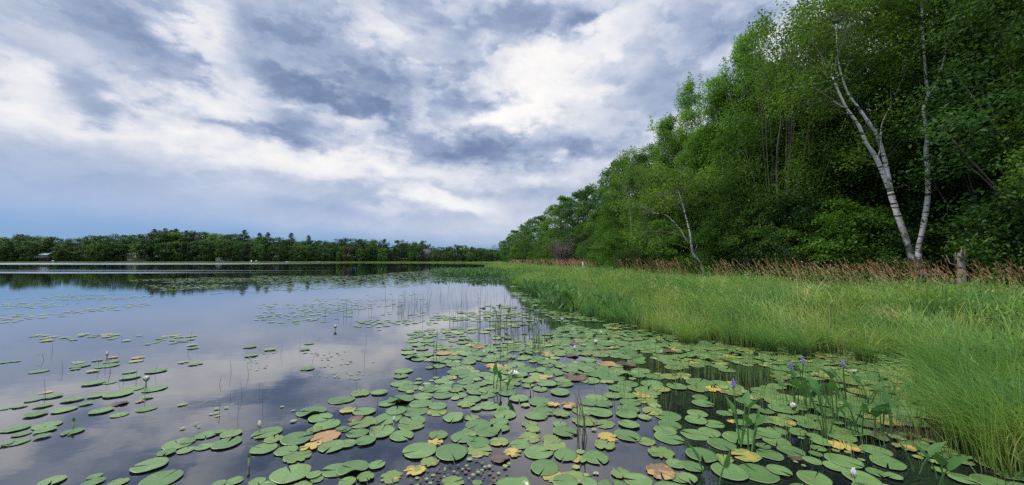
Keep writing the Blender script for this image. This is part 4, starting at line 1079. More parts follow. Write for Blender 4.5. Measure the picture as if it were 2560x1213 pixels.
purple = plain_mat("violet_petals", (.24, .18, .42), .6, .5, 60, (.34, .28, .48))
def pickerel(px, py, n, hh, label, flower=None, seed=0, ls=1.0):
    q = on_plane(px, py); r = np.random.default_rng(seed + 300)
    o = empty("pickerelweed_plant", (q.x, q.y, 0), label, "water plant", "single pickerelweed plants among the pads")
    for k_ in range(n):
        b = Buf(); lance(b, np.append(r.normal(0, .03, 2), -.04), hh * r.uniform(.55, 1.0), r.uniform(0, 6.28), r.uniform(.08, .45), .105 * ls * r.uniform(.8, 1.3), .028 * ls * r.uniform(.8, 1.2), r)
        link("leaf", b.mesh("pickerel_leaf", True), M["pickerel"], o)
    if flower:
        b = Buf(); a = np.array([r.normal(0, .02), r.normal(0, .02), -.04]); t = np.array([r.normal(0, .04), r.normal(0, .04), flower])
        tube(b, spline([a, (a + t) / 2, t], 6), np.linspace(.006, .004, 6), 6); st = link("flower_stalk", b.mesh("flower_stalk", True), M["pickerel"], o)
        b = Buf(); m = 110; zz = r.uniform(0, .06, m); aa = r.uniform(0, 6.28, m); rr = .011 * np.sin(np.pi * (.12 + .8 * zz / .06)) ** .6
        leaves(b, t + np.column_stack([rr * np.cos(aa), rr * np.sin(aa), zz]), .012, r, .1)
        tube(b, [t, t + np.array([0, 0, .055])], [.005, .002], 6)
        link("flower_spike", b.mesh("flower_spike"), purple, st)
for n, (px, py, k_, hh, fl, lab) in enumerate((
    (1852, 1112, 3, .30, .36, "tall pickerelweed with a violet spike and one bare stalk, nearest the camera"), (1988, 1010, 4, .22, .28, "pickerelweed with a small violet spike beside the broad bright leaf"),
    (2005, 985, 3, .24, .28, "pickerelweed with a pale violet spike just behind the small spike"), (2118, 1000, 4, .24, .30, "pickerelweed with the tallest violet spike, beside a white bud"),
    (2025, 1022, 4, .28, None, "pickerelweed with a broad bright green leaf"), (1240, 975, 4, .24, None, "upright pickerelweed clump beside the open white flower"),
    (1272, 975, 2, .20, None, "single dark pickerelweed leaf against the open white flower"), (1888, 1130, 3, .24, None, "pale pickerelweed between the tall violet spike and the brown pad"),
    (2060, 1085, 5, .30, None, "spreading pickerelweed in the gap of the pads"), (2110, 1060, 4, .28, None, "leafy pickerelweed behind the spreading one"),
    (2150, 1090, 4, .25, None, "bent pickerelweed at the dark water gap"), (2210, 1090, 4, .22, None, "low pickerelweed beside the red brown stubble"),
    (1780, 1205, 2, .16, None, "short single leaf shoot at the bottom edge"), (2310, 1190, 3, .18, None, "pickerelweed shoots near the small pads"),
    (2360, 1210, 2, .17, None, "shoot with a folded leaf near the bottom corner"), (2170, 1010, 4, .2, None, "pickerelweed with drooping leaves past the tallest spike"),
    (2240, 1000, 3, .2, None, "pickerelweed with grey green leaf by the marsh corner"), (1250, 800, 3, .30, None, "thin pickerelweed pair standing in open water"),
    (1262, 812, 2, .26, None, "leaning leaf beside the thin pair in open water"), (2300, 985, 3, .22, None, "bright leaf at the foot of the large tussock"),
    (1460, 800, 3, .3, None, "pickerelweed rising at the water side of the sedge"), (1500, 800, 3, .3, None, "leaning pickerelweed second along the sedge"))):
    pickerel(px, py, k_, hh, lab, fl, n)
# red brown stubble by the corner
b = Buf(); r = np.random.default_rng(97); P = []
for _ in range(420):
    q = on_plane(r.uniform(2170, 2420), r.uniform(1045, 1105)); P.append((q.x, q.y, -.01))
P = np.array(P); n = len(P)
blades(b, P, r.uniform(.03, .10, n), np.full(n, .005), np.abs(r.normal(.3, .3, n)), r.uniform(0, 6.28, n), r.uniform(0, 3.14, n), r, 3)
tag(link("marsh_stubble", b.mesh("marsh_stubble"), plain_mat("dead_stubble", (.13, .075, .045), .8, .5, 8)), "red brown stubble at the waterline by the marsh corner", "stubble", kind="stuff")

# ------------------------------------------------------------------ rush stems standing in open water
M["rush"] = plain_mat("rush_stem_green", (.05, .075, .035), .6, .6, 12, (.11, .12, .06))
RUSH = []
r = np.random.default_rng(98)
for k_ in range(5):
    b = Buf(); h = [.34, .44, .52, .30, .40][k_]; ln = [.03, .06, .02, .16, .10][k_]
    P = [(0, 0, -.1), (ln * .3, 0, h * .5), (ln, ln * .3, h)]
    if k_ == 3: P = [(0, 0, -.1), (.02, 0, h * .6), (.05, 0, h * .78), (.13, .02, h * .6)]
    tube(b, spline(P, 6), np.linspace(.0052, .0028, 6), 5); RUSH.append(b.mesh("rush_stem", True))
GR = [((808, 935), (778, 800), 9, "near the white flower in open water"), ((950, 1072), (752, 785), 34, "in the long row across the pale reflection"), ((1060, 1200), (725, 760), 22, "far out beyond the long row"),
      ((1120, 1330), (765, 830), 60, "in the crowd before the dark leafy clump"), ((1200, 1340), (700, 760), 34, "in the blue reflection by the marsh point"), ((1180, 1380), (820, 900), 44, "beside the pads at the bright reflection"),
      ((1060, 1095), (850, 920), 5, "at the tip of the pad field"), ((90, 480), (830, 1000), 16, "scattered among the small pads of the open lake"), ((480, 960), (840, 1050), 16, "alone on the open reflection"),
      ((1440, 1470), (1030, 1140), 8, "in the sparse gap among the ragged pads")]
for (x0, x1), (y0, y1), nq, lab in GR:
    for _ in range(nq):
        q = on_plane(r.uniform(x0, x1), r.uniform(y0, y1)); o = bpy.data.objects.new("rush_stem", None)
        me = RUSH[r.integers(0, 5)]; o = link("rush_stem", me, M["rush"], None, (q.x, q.y, 0))
        s = r.uniform(.55, 1.15) * (.33 if x1 < 1000 and y1 > 820 else .8); o.scale = (s, s, s); o.rotation_euler = (r.normal(0, .06), r.normal(0, .06), r.uniform(0, 6.28))
        tag(o, "thin rush stem in the water " + lab, "rush", "rush stems " + lab)

# ------------------------------------------------------------------ lily pads
def pad_mat(name, c1, c2, spot, spot_amt, rim, sheen=0.30):
    k = NT(name); u = k.n("ShaderNodeUVMap"); g = k.n("ShaderNodeNewGeometry"); oi = k.n("ShaderNodeObjectInfo")
    sp = k.n("ShaderNodeSeparateXYZ", {0: u.outputs[0]}); x = k.math("SUBTRACT", sp.outputs[0], .5); y = k.math("SUBTRACT", sp.outputs[1], .5)
    rad = k.math("SQRT", k.math("ADD", k.math("MULTIPLY", x, x), k.math("MULTIPLY", y, y)))
    ang = k.math("ARCTAN2", y, x)
    rnd = k.math("FRACT", k.math("ADD", g.outputs["Random Per Island"], oi.outputs["Random"]))
    vn = k.math("POWER", k.math("ABSOLUTE", k.math("COSINE", k.math("MULTIPLY", ang, 7.0))), 24.0)
    vein = k.math("MULTIPLY", vn, k.step(rad, .02, .40, 0.28, 0.05))
    cc = k.mix(rnd, c1, c2)
    n1 = k.noise(g.outputs["Position"], 9.0, 4.0, 0.6); n2 = k.noise(g.outputs["Position"], 42.0, 3.0, 0.6)
    cc = k.mix(k.step(n1.outputs[0], .35, .7, 0.0, 0.45), cc, tuple(v * .72 for v in c1))
    cc = k.mix(vein, cc, tuple(min(1, v * 1.5 + .03) for v in c2))
    th = k.math("SUBTRACT", 0.78, k.math("MULTIPLY", rnd, spot_amt))
    mask = k.math("MAXIMUM", k.n("ShaderNodeMapRange", {0: n1.outputs[0], 1: th, 2: k.math("ADD", th, .05)}).outputs[0], k.math("MULTIPLY", k.step(n2.outputs[0], .70, .76), .8))
    cc = k.mix(mask, cc, spot)
    cc = k.mix(k.step(rad, .455, .5, 0.0, .6), cc, rim)
    bp = k.n("ShaderNodeBump", {"Height": k.math("ADD", k.math("MULTIPLY", vn, -.4), n1.outputs[0]), "Strength": .25, "Distance": .008})
    return k.done(k.n("ShaderNodeBsdfPrincipled", {"Base Color": cc, "Roughness": sheen, "Specular IOR Level": .42, "Normal": bp.outputs[0]}).outputs[0])
M["pad"] = pad_mat("lily_pad_green", (.072, .142, .042), (.140, .225, .072), (.22, .18, .05), .16, (.19, .25, .10))
M["ragged"] = pad_mat("lily_pad_eaten", (.10, .165, .045), (.165, .225, .06), (.34, .25, .06), .28, (.30, .26, .09))
M["yellow"] = pad_mat("lily_pad_yellow", (.34, .26, .06), (.46, .33, .08), (.17, .19, .05), .40, (.45, .27, .08))
M["orange"] = pad_mat("lily_pad_orange", (.30, .17, .075), (.40, .25, .10), (.17, .11, .055), .40, (.36, .20, .09))
M["brownpad"] = pad_mat("lily_pad_brown", (.10, .060, .045), (.14, .080, .055), (.05, .032, .025), .3, (.12, .07, .05), .3)
M["smallpad"] = pad_mat("small_floating_leaf", (.16, .235, .075), (.24, .30, .10), (.32, .26, .09), .25, (.24, .28, .10))

def pad_shape(seed, kind="smooth", fold=0.0, seg=44, simple=False):
    """unit-radius floating leaf with a cleft; the rim is a little raised and wavy"""
    r = np.random.default_rng(seed)
    gap = r.uniform(.03, .20) if kind != "small" else r.uniform(.05, .3)
    a = np.linspace(gap, 2 * np.pi - gap, seg)
    oval = r.uniform(.90, 1.04)
    ro = np.ones(seg)
    for q in range(2, 6): ro += r.normal(0, .012) * np.cos(q * a + r.uniform(0, 6.28))
    if kind == "ragged":
        for q in range(r.integers(4, 8)):
            c = r.uniform(.3, 6.0); wdt = r.uniform(.05, .16); ro -= r.uniform(.12, .42) * np.exp(-((a - c) / wdt) ** 2)
        ro += r.normal(0, .025, seg)
    elif kind == "torn":
        for q in range(r.integers(6, 10)):
            c = r.uniform(.2, 6.1); wdt = r.uniform(.06, .20); ro -= r.uniform(.2, .6) * np.exp(-((a - c) / wdt) ** 2)
        ro += r.normal(0, .05, seg)
    ro = np.clip(ro, .22, 1.1)
    t = np.array([0.0, 1.0]) if simple else np.array([0.0, .28, .6, .88, 1.0])
    t = t[1:]
    px = np.outer(t, ro * np.cos(a)); py = np.outer(t, ro * np.sin(a) * oval)
    wav = .010 * np.sin(3 * a + r.uniform(0, 6)) + .012 * np.sin(5 * a + r.uniform(0, 6)) + (.012 * r.normal(size=seg) if kind == "torn" else 0)
    pz = np.outer(t ** 2, np.maximum(wav, -.008)) + np.outer(np.maximum(t - .85, 0), np.full(seg, .12))
    if fold:                                    # one side of the rim curls up
        c = r.uniform(1.5, 4.7); lift = np.exp(-((a - c) / .55) ** 2)
        pz += np.outer(t ** 3, lift * fold); px *= 1 - np.outer(t ** 3, lift * fold * .5); py *= 1 - np.outer(t ** 3, lift * fold * .5)
    m = len(t)
    V = np.vstack([[0, 0, -.005], np.stack([px, py, pz], -1).reshape(-1, 3)])
    UV = np.vstack([[.5, .5], np.stack([.5 + .5 * np.outer(t, np.cos(a)), .5 + .5 * np.outer(t, np.sin(a))], -1).reshape(-1, 2)])
    tri = np.array([[0, 1 + j, 2 + j] for j in range(seg - 1)])
    quad = np.array([[1 + i * seg + j, 1 + (i + 1) * seg + j, 1 + (i + 1) * seg + j + 1, 1 + i * seg + j + 1] for i in range(m - 1) for j in range(seg - 1)]).reshape(-1, 4)
    if not simple:                              # the leaf has a real, thin edge
        rim = np.arange(seg) + 1 + (m - 1) * seg
        V = np.vstack([V, V[rim] - np.array([0, 0, .022])]); UV = np.vstack([UV, UV[rim]])
        lo = np.arange(seg) + len(V) - seg
        quad = np.vstack([quad, np.stack([rim[:-1], lo[:-1], lo[1:], rim[1:]], 1)])
    return V, tri, quad, UV
SHAPES = {"G": [pad_shape(400 + q) for q in range(9)], "C": [pad_shape(420 + q, fold=.30) for q in range(4)], "R": [pad_shape(430 + q, "ragged") for q in range(8)],
          "Y": [pad_shape(440 + q, "torn") for q in range(5)], "O": [pad_shape(450 + q, "ragged") for q in range(3)], "B": [pad_shape(460 + q, "ragged", fold=.15) for q in range(3)],
          "S": [pad_shape(470 + q, "small", seg=26) for q in range(5)]}
SIMPLE = {"G": [pad_shape(400 + q, seg=16, simple=True) for q in range(9)], "C": [pad_shape(420 + q, fold=.3, seg=16, simple=True) for q in range(4)], "R": [pad_shape(430 + q, "ragged", seg=22, simple=True) for q in range(8)],
          "Y": [pad_shape(440 + q, "torn", seg=24, simple=True) for q in range(5)], "O": [pad_shape(450 + q, "ragged", seg=22, simple=True) for q in range(3)],
          "B": [pad_shape(460 + q, "ragged", seg=22, simple=True) for q in range(3)], "S": [pad_shape(470 + q, "small", seg=12, simple=True) for q in range(5)]}
PMAT = {"G": "pad", "C": "pad", "R": "ragged", "Y": "yellow", "O": "orange", "B": "brownpad", "S": "smallpad"}
PAD_ME = {}
for kk, lst in SHAPES.items():
    PAD_ME[kk] = []
    for V, tri, quad, UV in lst:
        b = Buf(); b.add(V, tri, UV); b.f.append(quad); me = b.mesh("lily_pad", True); me.materials.append(M[PMAT[kk]]); PAD_ME[kk].append(me)

# pads read off the photograph: position and width as shown there, turned into places and sizes on the water
Z = 2.977
A_ = "118,685,235 350,660,260 335,700,180 160,725,170 120,785,240 40,805,120 315,745,140 540,710,190 265,580,215 480,545,215 755,553,195 890,580,165 1090,538,165 1160,256,175 970,302,175 965,262,120 595,217,170 800,215,190 700,345,190 820,340,110 1150,388,200 990,385,180 720,440,150 880,428,240 540,470,190 250,470,150 390,445,170 1090,453,110 640,500,110 290,258,160 60,530,130R 150,520,120R 320,515,160 345,413,110Y 1045,480,80O 840,153,90O 1025,157,110O 875,500,180B 1535,733,170 1635,712,90 1720,727,180 1400,780,130 1325,800,250 1385,845,150 1520,820,150 1690,795,250 1240,867,155 1990,717,235 2210,765,250 2040,770,150R 1965,835,215 2130,852,180 2215,895,200R 2425,750,210O 2310,825,150Y 2435,657,205 2345,695,110R 2385,610,190 2320,560,225C 2530,472,180 2470,820,210 2185,630,55S 1115,962,300 2165,1028,295 1200,1065,330 390,1078,230 705,1040,125 695,1085,195 885,1085,155R 1745,1075,140 1630,1098,120 1915,1080,140 2335,1038,110 2360,1063,100 2500,995,230 2540,690,80 1610,536,45S 1685,528,40S 1570,577,40S 1610,570,40S 1620,590,45S 1460,650,35S 1360,683,50S 2100,522,35S 2180,550,35S 1480,670,30S 1360,505,80R 120,180,90 30,190,120 1860,75,110 2010,95,90 1870,140,110 2270,95,80 2300,50,80 2290,237,110"
B_ = "50,470,130 155,422,150R 295,417,125 455,470,190C 355,497,140 600,500,170 620,445,145 770,437,150 1020,408,160 985,470,130 940,502,120R 890,437,120 865,400,100R 1110,517,145 1015,540,80 1215,535,100 1070,457,70 1250,418,135 1335,463,150 1230,583,170C 1520,560,155C 1460,590,170 1490,485,170 1650,577,120R 1590,508,90Y 1705,512,130O 1380,513,70S 180,560,175 60,550,120R 120,612,120B 355,610,230 420,555,170 540,625,200 530,662,190R 560,555,190 170,640,200R 310,710,215C 460,740,190 130,720,170 190,780,160 50,800,150 30,690,100 850,600,180C 730,520,150 720,560,150R 980,605,100R 1030,660,180 965,700,110 1185,640,140 1200,685,130 1090,715,180 920,748,190 1030,790,170 1040,850,180R 1185,785,130R 730,737,130R 710,792,110Y 595,852,250 830,867,250 1290,865,130Y 670,935,130R 95,985,235C 275,960,125 190,1052,130R 385,1045,165R 555,1000,155Y 55,1088,130 840,1092,160R 1020,1092,70 1415,655,120R 1440,695,100R 1415,750,155R 1340,805,145 1480,862,215 1575,770,130R 1600,810,170R 1680,885,175 1775,915,110R 1905,902,200 1675,710,180 1635,650,110 1525,978,215 1590,1042,150R 1740,1047,170R 1675,1088,190 1850,1088,130 1905,1020,45S 1755,975,60S 1830,1030,50S 2090,1022,140R 2220,1078,215 2385,1005,235O 2500,950,150 2525,1050,150 1820,630,170R 1970,650,150R 2150,657,160 2140,737,200 1975,805,160R 2000,755,150Y 2030,440,140 1640,415,145 1490,390,115 1540,350,150 1400,365,90R 2150,545,170 2135,582,160 2160,490,160 1860,490,150 2390,867,190R 2280,780,130R 2450,757,220C 2420,700,180 2455,655,180 2440,590,200 1815,552,170 1195,910,140B 660,368,70 720,370,35S 790,367,100 890,370,100 585,318,50S 575,345,65 680,325,40S 665,232,60 715,305,50R 815,305,110R 1110,970,35S 1230,972,40S 1255,952,30S 965,915,45S 985,735,60S 1890,695,40S 1790,865,70S"
C_ = "110,730,215 220,712,185 430,762,240 720,780,220 620,822,120 670,880,210 490,885,220R 160,888,250 330,912,140R 90,970,170 60,1055,150 580,1018,300 740,1002,200 1000,1058,300 1345,1055,310 985,922,160 1010,882,110 1220,932,290 1160,972,200 1030,832,130 1060,787,180 1205,747,230 945,665,150 1460,852,250 1670,830,180Y 1545,940,310 1460,1012,170 1590,1045,150 2105,1065,240 2440,1035,210 1840,835,230 1155,855,60Y 860,905,120B 1940,1002,130R 600,610,190 460,640,130 330,570,120 130,575,160 120,625,170 250,650,170 720,700,160 880,700,130 870,725,120 1000,740,120 390,630,80Y 375,343,75Y 110,195,80Y 960,180,75Y 1050,150,100Y 740,330,70O 570,640,90 790,600,130 1080,630,120 1640,345,110Y 660,380,130 480,480,150 170,500,170 150,455,120 540,520,120 890,530,140 1000,600,150 1160,640,120 420,560,120 640,560,130 1250,868,60S 1350,918,60S 860,940,40S 920,968,40S 1335,855,60S 900,760,50S 2580,1070,180"
RAW = []
for txt, x0 in ((A_, 0), (B_, 850), (C_, 1700)):
    for w_ in txt.split():
        a, c_, d = w_.split(","); kd = d[-1] if d[-1].isalpha() else "G"; d = float(d.rstrip("GCRYOBS"))
        RAW.append((x0 + float(a) / Z, 843 + float(c_) / Z, d / Z, kd))
pads = []                                       # x, y, radius, kind, rotation, hand placed
r = np.random.default_rng(500)
for px, py, bw, kd in RAW:
    q = on_plane(px, py); w0 = bw / math.sqrt(1 + ((px - 1280) / FPX) ** 2)
    rad = .5 * w0 * q.y / FPX * (1.06 if kd in "RYO" else 1.0)
    pads.append((q.x, q.y, rad, kd, r.uniform(0, 6.28), True))
# the rest: fields with their own cover and leaf size
grid = {}
def put(x, y, rad):
    grid.setdefault((int(math.floor(x / .5)), int(math.floor(y / .5))), []).append((x, y, rad))
def free(x, y, rad, tight):
    i, j = int(math.floor(x / .5)), int(math.floor(y / .5))
    for a in (-1, 0, 1):
        for c_ in (-1, 0, 1):
            for (u, v, w) in grid.get((i + a, j + c_), ()):
                if (u - x) ** 2 + (v - y) ** 2 < ((rad + w) * tight) ** 2: return False
    return True
for p_ in pads: put(p_[0], p_[1], p_[2])
def inside(poly, x, y):
    c_ = False; n = len(poly); j = n - 1
    for i in range(n):
        (xi, yi), (xj, yj) = poly[i], poly[j]
        if (yi > y) != (yj > y) and x < (xj - xi) * (y - yi) / (yj - yi) + xi: c_ = not c_
        j = i
    return c_
def proj(x, y):
    zc_ = y * math.cos(PITCH) - CAM_H * math.sin(PITCH); yc = -y * math.sin(PITCH) - CAM_H * math.cos(PITCH)
    return 1280 + FPX * x / zc_, 606.5 - FPX * yc / zc_
FIELDS = [  # outline in the photograph, tries, radius range, closeness, share of clumping, shares of the kinds in the order of KINDS
    ([(1330, 850), (1420, 815), (1560, 830), (1700, 855), (1900, 880), (2120, 900), (2300, 950), (2320, 1060), (2180, 1080), (2100, 1130), (1900, 1150), (1690, 1080), (1560, 990), (1500, 960), (1430, 950)], 9000, (.070, .135), .68, .56, (18, 4, 5, 0.5, 0.2, 0.2, 3)),
    ([(1000, 900), (1120, 870), (1340, 850), (1440, 945), (1560, 985), (1660, 1060), (1300, 1010), (1040, 1000), (990, 960)], 3600, (.065, .125), .68, .60, (18, 4, 5, 0.6, 0.2, 0, 3)),
    ([(1040, 800), (1250, 760), (1420, 790), (1430, 815), (1330, 850), (1120, 870), (1010, 900)], 2200, (.05, .11), .78, .66, (10, 1, 4, 0.6, 0, 0, 4)),
    ([(1290, 700), (1400, 745), (1600, 815), (1560, 830), (1420, 815), (1330, 770), (1270, 725)], 5200, (.065, .12), .70, .60, (10, 2, 2, 0, 0, 0, 2)),
    ([(2180, 1085), (2260, 1080), (2400, 1130), (2440, 1160), (2330, 1160), (2230, 1120)], 1500, (.025, .05), .9, .1, (1, 0, 0, 0, 0, 0, 4)),
    ([(1880, 850), (2330, 905), (2345, 985), (2310, 1060), (2150, 970), (1900, 900)], 12000, (.025, .075), .80, .1, (7, 0, 0, 0.5, 0, 0, 9)),
    ([(1560, 830), (1640, 822), (1900, 868), (1880, 890), (1700, 870)], 3000, (.03, .09), .82, .1, (2, 0, 1, 0, 0, 0, 2)),
    ([(2060, 1130), (2560, 1150), (2620, 1300), (1700, 1300), (1700, 1130), (1900, 1150)], 900, (.06, .13), .72, .58, (4, 1, 2, 0, 0, 0, 2)),
    ([(640, 1215), (1700, 1215), (1700, 1330), (600, 1330)], 700, (.08, .14), .85, .5, (5, 1, 3, 0.5, 0, 0, 0)),
    ([(0, 1215), (640, 1215), (600, 1330), (-60, 1330)], 120, (.08, .14), 1.3, .65, (1, 0, 0, 0, 0, 0, 0)),
    ([(20, 735), (380, 735), (370, 765), (320, 800), (0, 815)], 2600, (.04, .08), 1.0, .74, (1, 0, 0, 0, 0, 0, 3)),
    ([(80, 835), (480, 838), (520, 905), (380, 945), (130, 920)], 1500, (.04, .08), 1.0, .68, (3, 0, 2, 0.6, 0, 0, 5)),
    ([(320, 700), (640, 690), (660, 735), (430, 735)], 5200, (.06, .12), .9, .66, (1, 0, 0, 0, 0, 0, 2)),
    ([(640, 690), (900, 690), (1100, 672), (1280, 668), (1270, 700), (1090, 705), (1000, 722), (850, 720), (650, 735)], 14000, (.07, .14), .85, .56, (2, 0, 0, 0, 0, 0, 1)),
    ([(660, 735), (1060, 735), (1100, 790), (900, 840), (640, 800)], 1300, (.035, .075), 1.0, .76, (1, 0, 0, 0, 0, 0, 3)),
    ([(880, 800), (1100, 800), (1060, 850), (900, 845)], 500, (.04, .08), 1.0, .64, (1, 0, 1, 0, 0, 0, 2)),
    ([(600, 850), (800, 840), (960, 880), (900, 950), (620, 930)], 700, (.008, .022), 1.0, .78, (0, 0, 0, 0, 0, 1, 2)),
    ([(880, 1215), (1200, 1150), (1320, 1215), (1250, 1260)], 400, (.006, .013), 1.0, .45, (0, 0, 0, 0, 0, 2, 1)),
]
KINDS = ("G", "C", "R", "Y", "O", "B", "S")
for fi, (poly, tries, (ra, rb), tight, clumpy, share) in enumerate(FIELDS):
    w_ = [on_plane(a, c_) for a, c_ in poly]; xs = [v.x for v in w_]; ys = [v.y for v in w_]; rf = np.random.default_rng(700 + fi)
    X_ = rf.uniform(min(xs), max(xs), tries); Y_ = rf.uniform(min(ys), max(ys), tries)
    P_ = np.column_stack([X_, Y_])
    sc_ = max(.5, (max(ys) - min(ys)) / 9)
    nz_ = .65 * val_noise(P_ * np.array([.6, 1]), sc_, 30 + fi) + .35 * val_noise(P_, sc_ * .35, 60 + fi)
    wpoly = [(v.x, v.y) for v in w_]
    for x, y, nz in zip(X_, Y_, nz_):
        if nz < clumpy * .78 or not inside(wpoly, x, y): continue
        kd = KINDS[int(rf.choice(7, p=np.array(share) / sum(share)))]; rad = rf.uniform(ra, rb) * (.55 if kd == "S" and ra > .055 else 1)
        if free(x, y, rad, tight): pads.append((x, y, rad, kd, rf.uniform(0, 6.28), False)); put(x, y, rad)
def shown(p_):
    px, py = proj(p_[0], p_[1]); on = -20 < px < 2580 and 640 < py < 1225
    return (p_[2] / max(p_[1], .5)) ** 2 / max(p_[1], .5) * (1 if on else 0)
pads.sort(key=shown, reverse=True)
print("pads", len(pads))
# words that tell a pad from its neighbours: its state, and the landmark it floats beside
LAND = [(648, 1075, "the white bud on bare water"), (365, 957, "the closed white flower"), (183, 1062, "the lone green bud"), (622, 1158, "the dark bud low in the water"), (985, 1055, "the slender pale bud"),
        (1283, 935, "the open white flower"), (1326, 970, "the small green bud"), (1240, 985, "the upright pickerelweed clump"), (1852, 1112, "the tall violet spike"), (1988, 1030, "the bud among violet spikes"),
        (2135, 1200, "the fat white bud"), (2060, 1085, "the spreading pickerelweed"), (1651, 1180, "the orange brown pad"), (1989, 1148, "the red brown shrivelled pad"), (2261, 1122, "the big yellow torn pad"),
        (815, 1095, "the big orange pad"), (1035, 1180, "the lowest yellow pad"), (1088, 1108, "the small yellow scrap"), (1252, 1148, "the sunken brown pad"), (1283, 1133, "the yellow pad with a bite"),
        (1423, 1014, "the orange pad in the middle"), (1355, 915, "the two far orange pads"), (890, 1050, "the brown crumpled pad"), (510, 1115, "the rosette of eight pads"), (60, 1090, "the raft of pads"),
        (200, 985, "the chain of pads"), (728, 1187, "the broad heart shaped pad"), (430, 1165, "the lone pad on dark water"), (2000, 1185, "the corner shoots"), (2330, 1120, "the carpet of tiny pads"),
        (1700, 1010, "the dark water gap"), (1560, 1080, "the ragged group"), (1460, 1130, "the notched pads"), (1850, 1000, "the dense field's yellow pad"), (1600, 930, "the dense field's lake side"),
        (2000, 900, "the green mat by the sedge"), (2200, 980, "the mat below the large tussock"), (1150, 980, "the middle cluster's lake side"), (290, 890, "the yellow scraps of the open lake"), (1480, 1210, "the ragged pads at the bottom")]
LW = [(on_plane(a, c_), t) for a, c_, t in LAND]
STATE = {"G": "smooth green", "C": "green upcurled", "R": "ragged yellowish", "Y": "torn yellow", "O": "decaying orange", "B": "shrivelled brown", "S": "tiny green"}
NIND = 300
groups = {}
for p_ in pads[:NIND]:
    d = sorted((math.hypot(v.x - p_[0], v.y - p_[1]), t) for v, t in LW)
    groups.setdefault((STATE[p_[3]], d[0][1]), []).append((d[0][0], p_))
for (st, lm), lst in groups.items():
    lst.sort(key=lambda v: v[0])
    for rank, (d, (x, y, rad, kd, rot, hand)) in enumerate(lst):
        if rank == 0: lab = f"{st} lily pad beside {lm}"
        else:
            rads = sorted(v[1][2] for v in lst[1:]); sz = "larger" if rad >= rads[len(rads) // 2] else "smaller"
            lab = f"{sz} {st} lily pad a little away from {lm}"
        q = int(rot * 1000) % len(PAD_ME[kd])
        o = link("lily_pad", PAD_ME[kd][q], None, None, (x, y, .004 + .0006 * (int(rot * 977) % 14)))
        o.rotation_euler = (random.gauss(0, .008), random.gauss(0, .008), rot); o.scale = (rad, rad * random.uniform(.92, 1.04), rad)
        tag(o, lab, "lily pad", f"{st} lily pads around {lm}")
MASS = {}
for (x, y, rad, kd, rot, hand) in pads[NIND:]:
    far_ = y > 6
    V, tri, quad, UV = (SIMPLE if far_ or rad < .05 else SHAPES)[kd][int(rot * 1000) % len(SHAPES[kd])]
    c_, s_ = math.cos(rot) * rad, math.sin(rot) * rad
    Vr = np.column_stack([V[:, 0] * c_ - V[:, 1] * s_ + x, V[:, 0] * s_ + V[:, 1] * c_ + y, V[:, 2] * rad + .004 + .0006 * (int(rot * 977) % 14)])
    b = MASS.setdefault(PMAT[kd], Buf()); n0 = b.n
    b.add(Vr, tri, UV)
    if len(quad): b.f.append(quad + n0)
WORD = {"pad": "crowded smaller green lily pads spreading over the lake", "ragged": "smaller ragged lily pads scattered through the pad field", "yellow": "small torn yellow lily pads dotted through the pad field",
        "orange": "small decaying orange lily pads dotted through the pad field", "brownpad": "brown scraps of dead leaf floating on the water", "smallpad": "tiny round leaves floating in drifts on the lake"}
for mk, b in MASS.items():
    tag(link("floating_leaves", b.mesh("floating_leaves", True), M[mk]), WORD[mk], "floating leaves", kind="stuff")

# ------------------------------------------------------------------ water lily flowers and buds
M["petal"] = plain_mat("white_petal", (.80, .80, .76), .45, .2, 30, (.74, .76, .66)); M["sepal"] = plain_mat("green_sepal", (.10, .17, .05), .5, .4, 25, (.06, .10, .04)); M["stamen"] = plain_mat("yellow_stamen", (.70, .48, .06), .6)
def petal(b, az, el_, ln, wd, curl):
    t = np.linspace(0, 1, 6); V = []
    for q in t:
        a = el_ + curl * q; rr = ln * q * math.cos(el_ + curl * q * .5); z = ln * q * math.sin(el_ + curl * q * .5); w = wd * math.sin(math.pi * (.12 + .86 * q)) ** .8
        for s in (-1, 0, 1):
            up = .25 * w * abs(s)
            V.append((rr * math.cos(az) - s * w * math.sin(az), rr * math.sin(az) + s * w * math.cos(az), z + up))
    b.add(V, [[3 * i + j, 3 * i + j + 1, 3 * i + j + 4, 3 * i + j + 3] for i in range(5) for j in range(2)])
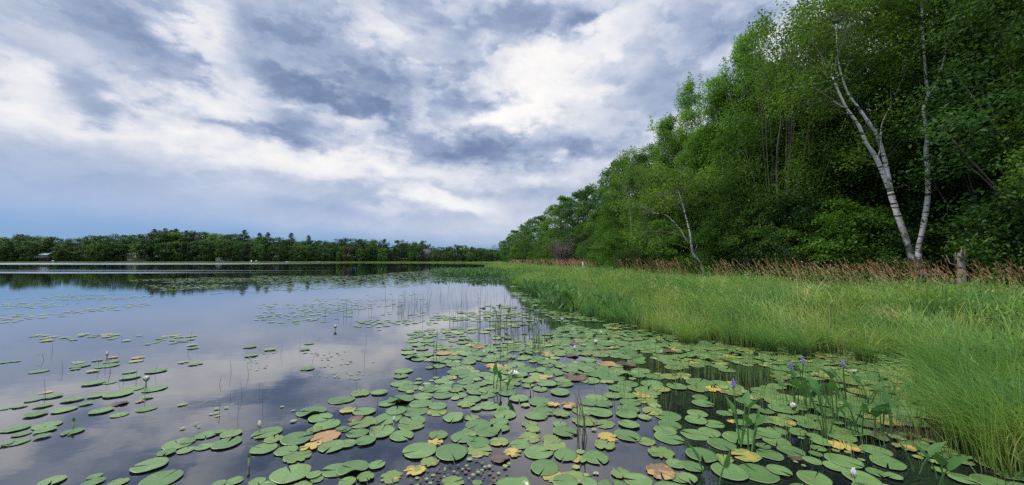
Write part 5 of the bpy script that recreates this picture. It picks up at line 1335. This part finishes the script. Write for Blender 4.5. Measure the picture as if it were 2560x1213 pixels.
def flower(px, py, size, state, label):
    q = on_plane(px, py); r = np.random.default_rng(int(px)); ln = size
    o = empty("water_lily_flower" if state == "open" else "water_lily_bud", (q.x, q.y, .015), label, "flower", rz=r.uniform(0, 6))
    h = {"open": .01, "half": .02, "bud": .02, "green": .03}[state]
    b = Buf(); tube(b, [(0, 0, -.12), (0, 0, h + .005)], [.005, .006], 7); link("stalk", b.mesh("flower_stalk", True), M["sepal"], o)
    b = Buf()
    if state != "green":
        rings = {"open": [(9, .25, 1.0), (8, .6, .92), (7, .95, .8), (6, 1.2, .62)], "half": [(8, 1.0, 1.0), (7, 1.2, .95), (5, 1.35, .85)], "bud": [(6, 1.33, 1.0), (5, 1.42, .96)]}[state]
        for n, el_, k_ in rings:
            off = r.uniform(0, 6)
            for i in range(n): petal(b, off + 6.283 * i / n + r.normal(0, .06), el_ + r.normal(0, .05), ln * k_, ln * (.23 if state == "open" else .20), .25 if state == "open" else .30)
        pm = b.mesh("petals", True); pm.transform(Matrix.Translation((0, 0, h))); link("petals", pm, M["petal"], o)
    b = Buf()
    n, el_, k_ = {"open": (4, .05, .95), "half": (4, .75, .9), "bud": (4, 1.30, .80), "green": (4, 1.28, 1.0)}[state]
    for i in range(n): petal(b, 6.283 * i / n, el_, ln * k_, ln * (.24 if state != "green" else .26), .34)
    sm = b.mesh("sepals", True); sm.transform(Matrix.Translation((0, 0, h - .004))); link("sepals", sm, M["sepal"], o)
    if state == "open":
        b = Buf()
        for i in range(26):
            a = r.uniform(0, 6.28); e = r.uniform(.9, 1.5); l = ln * .35
            tube(b, [(0, 0, h), (l * math.cos(e) * math.cos(a), l * math.cos(e) * math.sin(a), h + l * math.sin(e))], [.0015, .002], 4)
        link("stamens", b.mesh("stamens"), M["stamen"], o)
for a in ((1284, 944, .062, "open", "fully open white water lily beside the upright pickerelweed clump"), (648, 1082, .048, "bud", "white and green bud rising over a pad on bare dark water"), (985, 1068, .045, "bud", "slender pale bud among the overlapping pads of the middle cluster"),
          (365, 963, .055, "half", "closed white flower alone on the open water at the end of a pad chain"), (183, 1070, .032, "green", "dark green bud standing alone above a single pad"), (622, 1165, .030, "green", "dark green bud low in the water, below the white and green bud"),
          (838, 826, .06, "half", "white flower far out on the bright reflection"), (1983, 1036, .055, "half", "white bud standing among the violet spikes"), (2135, 1212, .055, "bud", "fat white bud with green sepals near the bottom corner"),
          (267, 897, .055, "bud", "pale green bud beside yellow scraps on the open lake"), (1326, 977, .032, "green", "small bright green bud just past the open white flower"), (1490, 868, .07, "half", "white flower beside an upturned pad in the dense field"),
          (1437, 884, .07, "bud", "small white bud near the upturned pad of the dense field"), (2137, 944, .05, "half", "cream white bud next to the tallest violet spike"), (1405, 808, .07, "half", "small white flower far back where the dark water gap begins"), (1503, 843, .07, "bud", "yellow green bud by the water side of the dense field")):
    flower(*a)
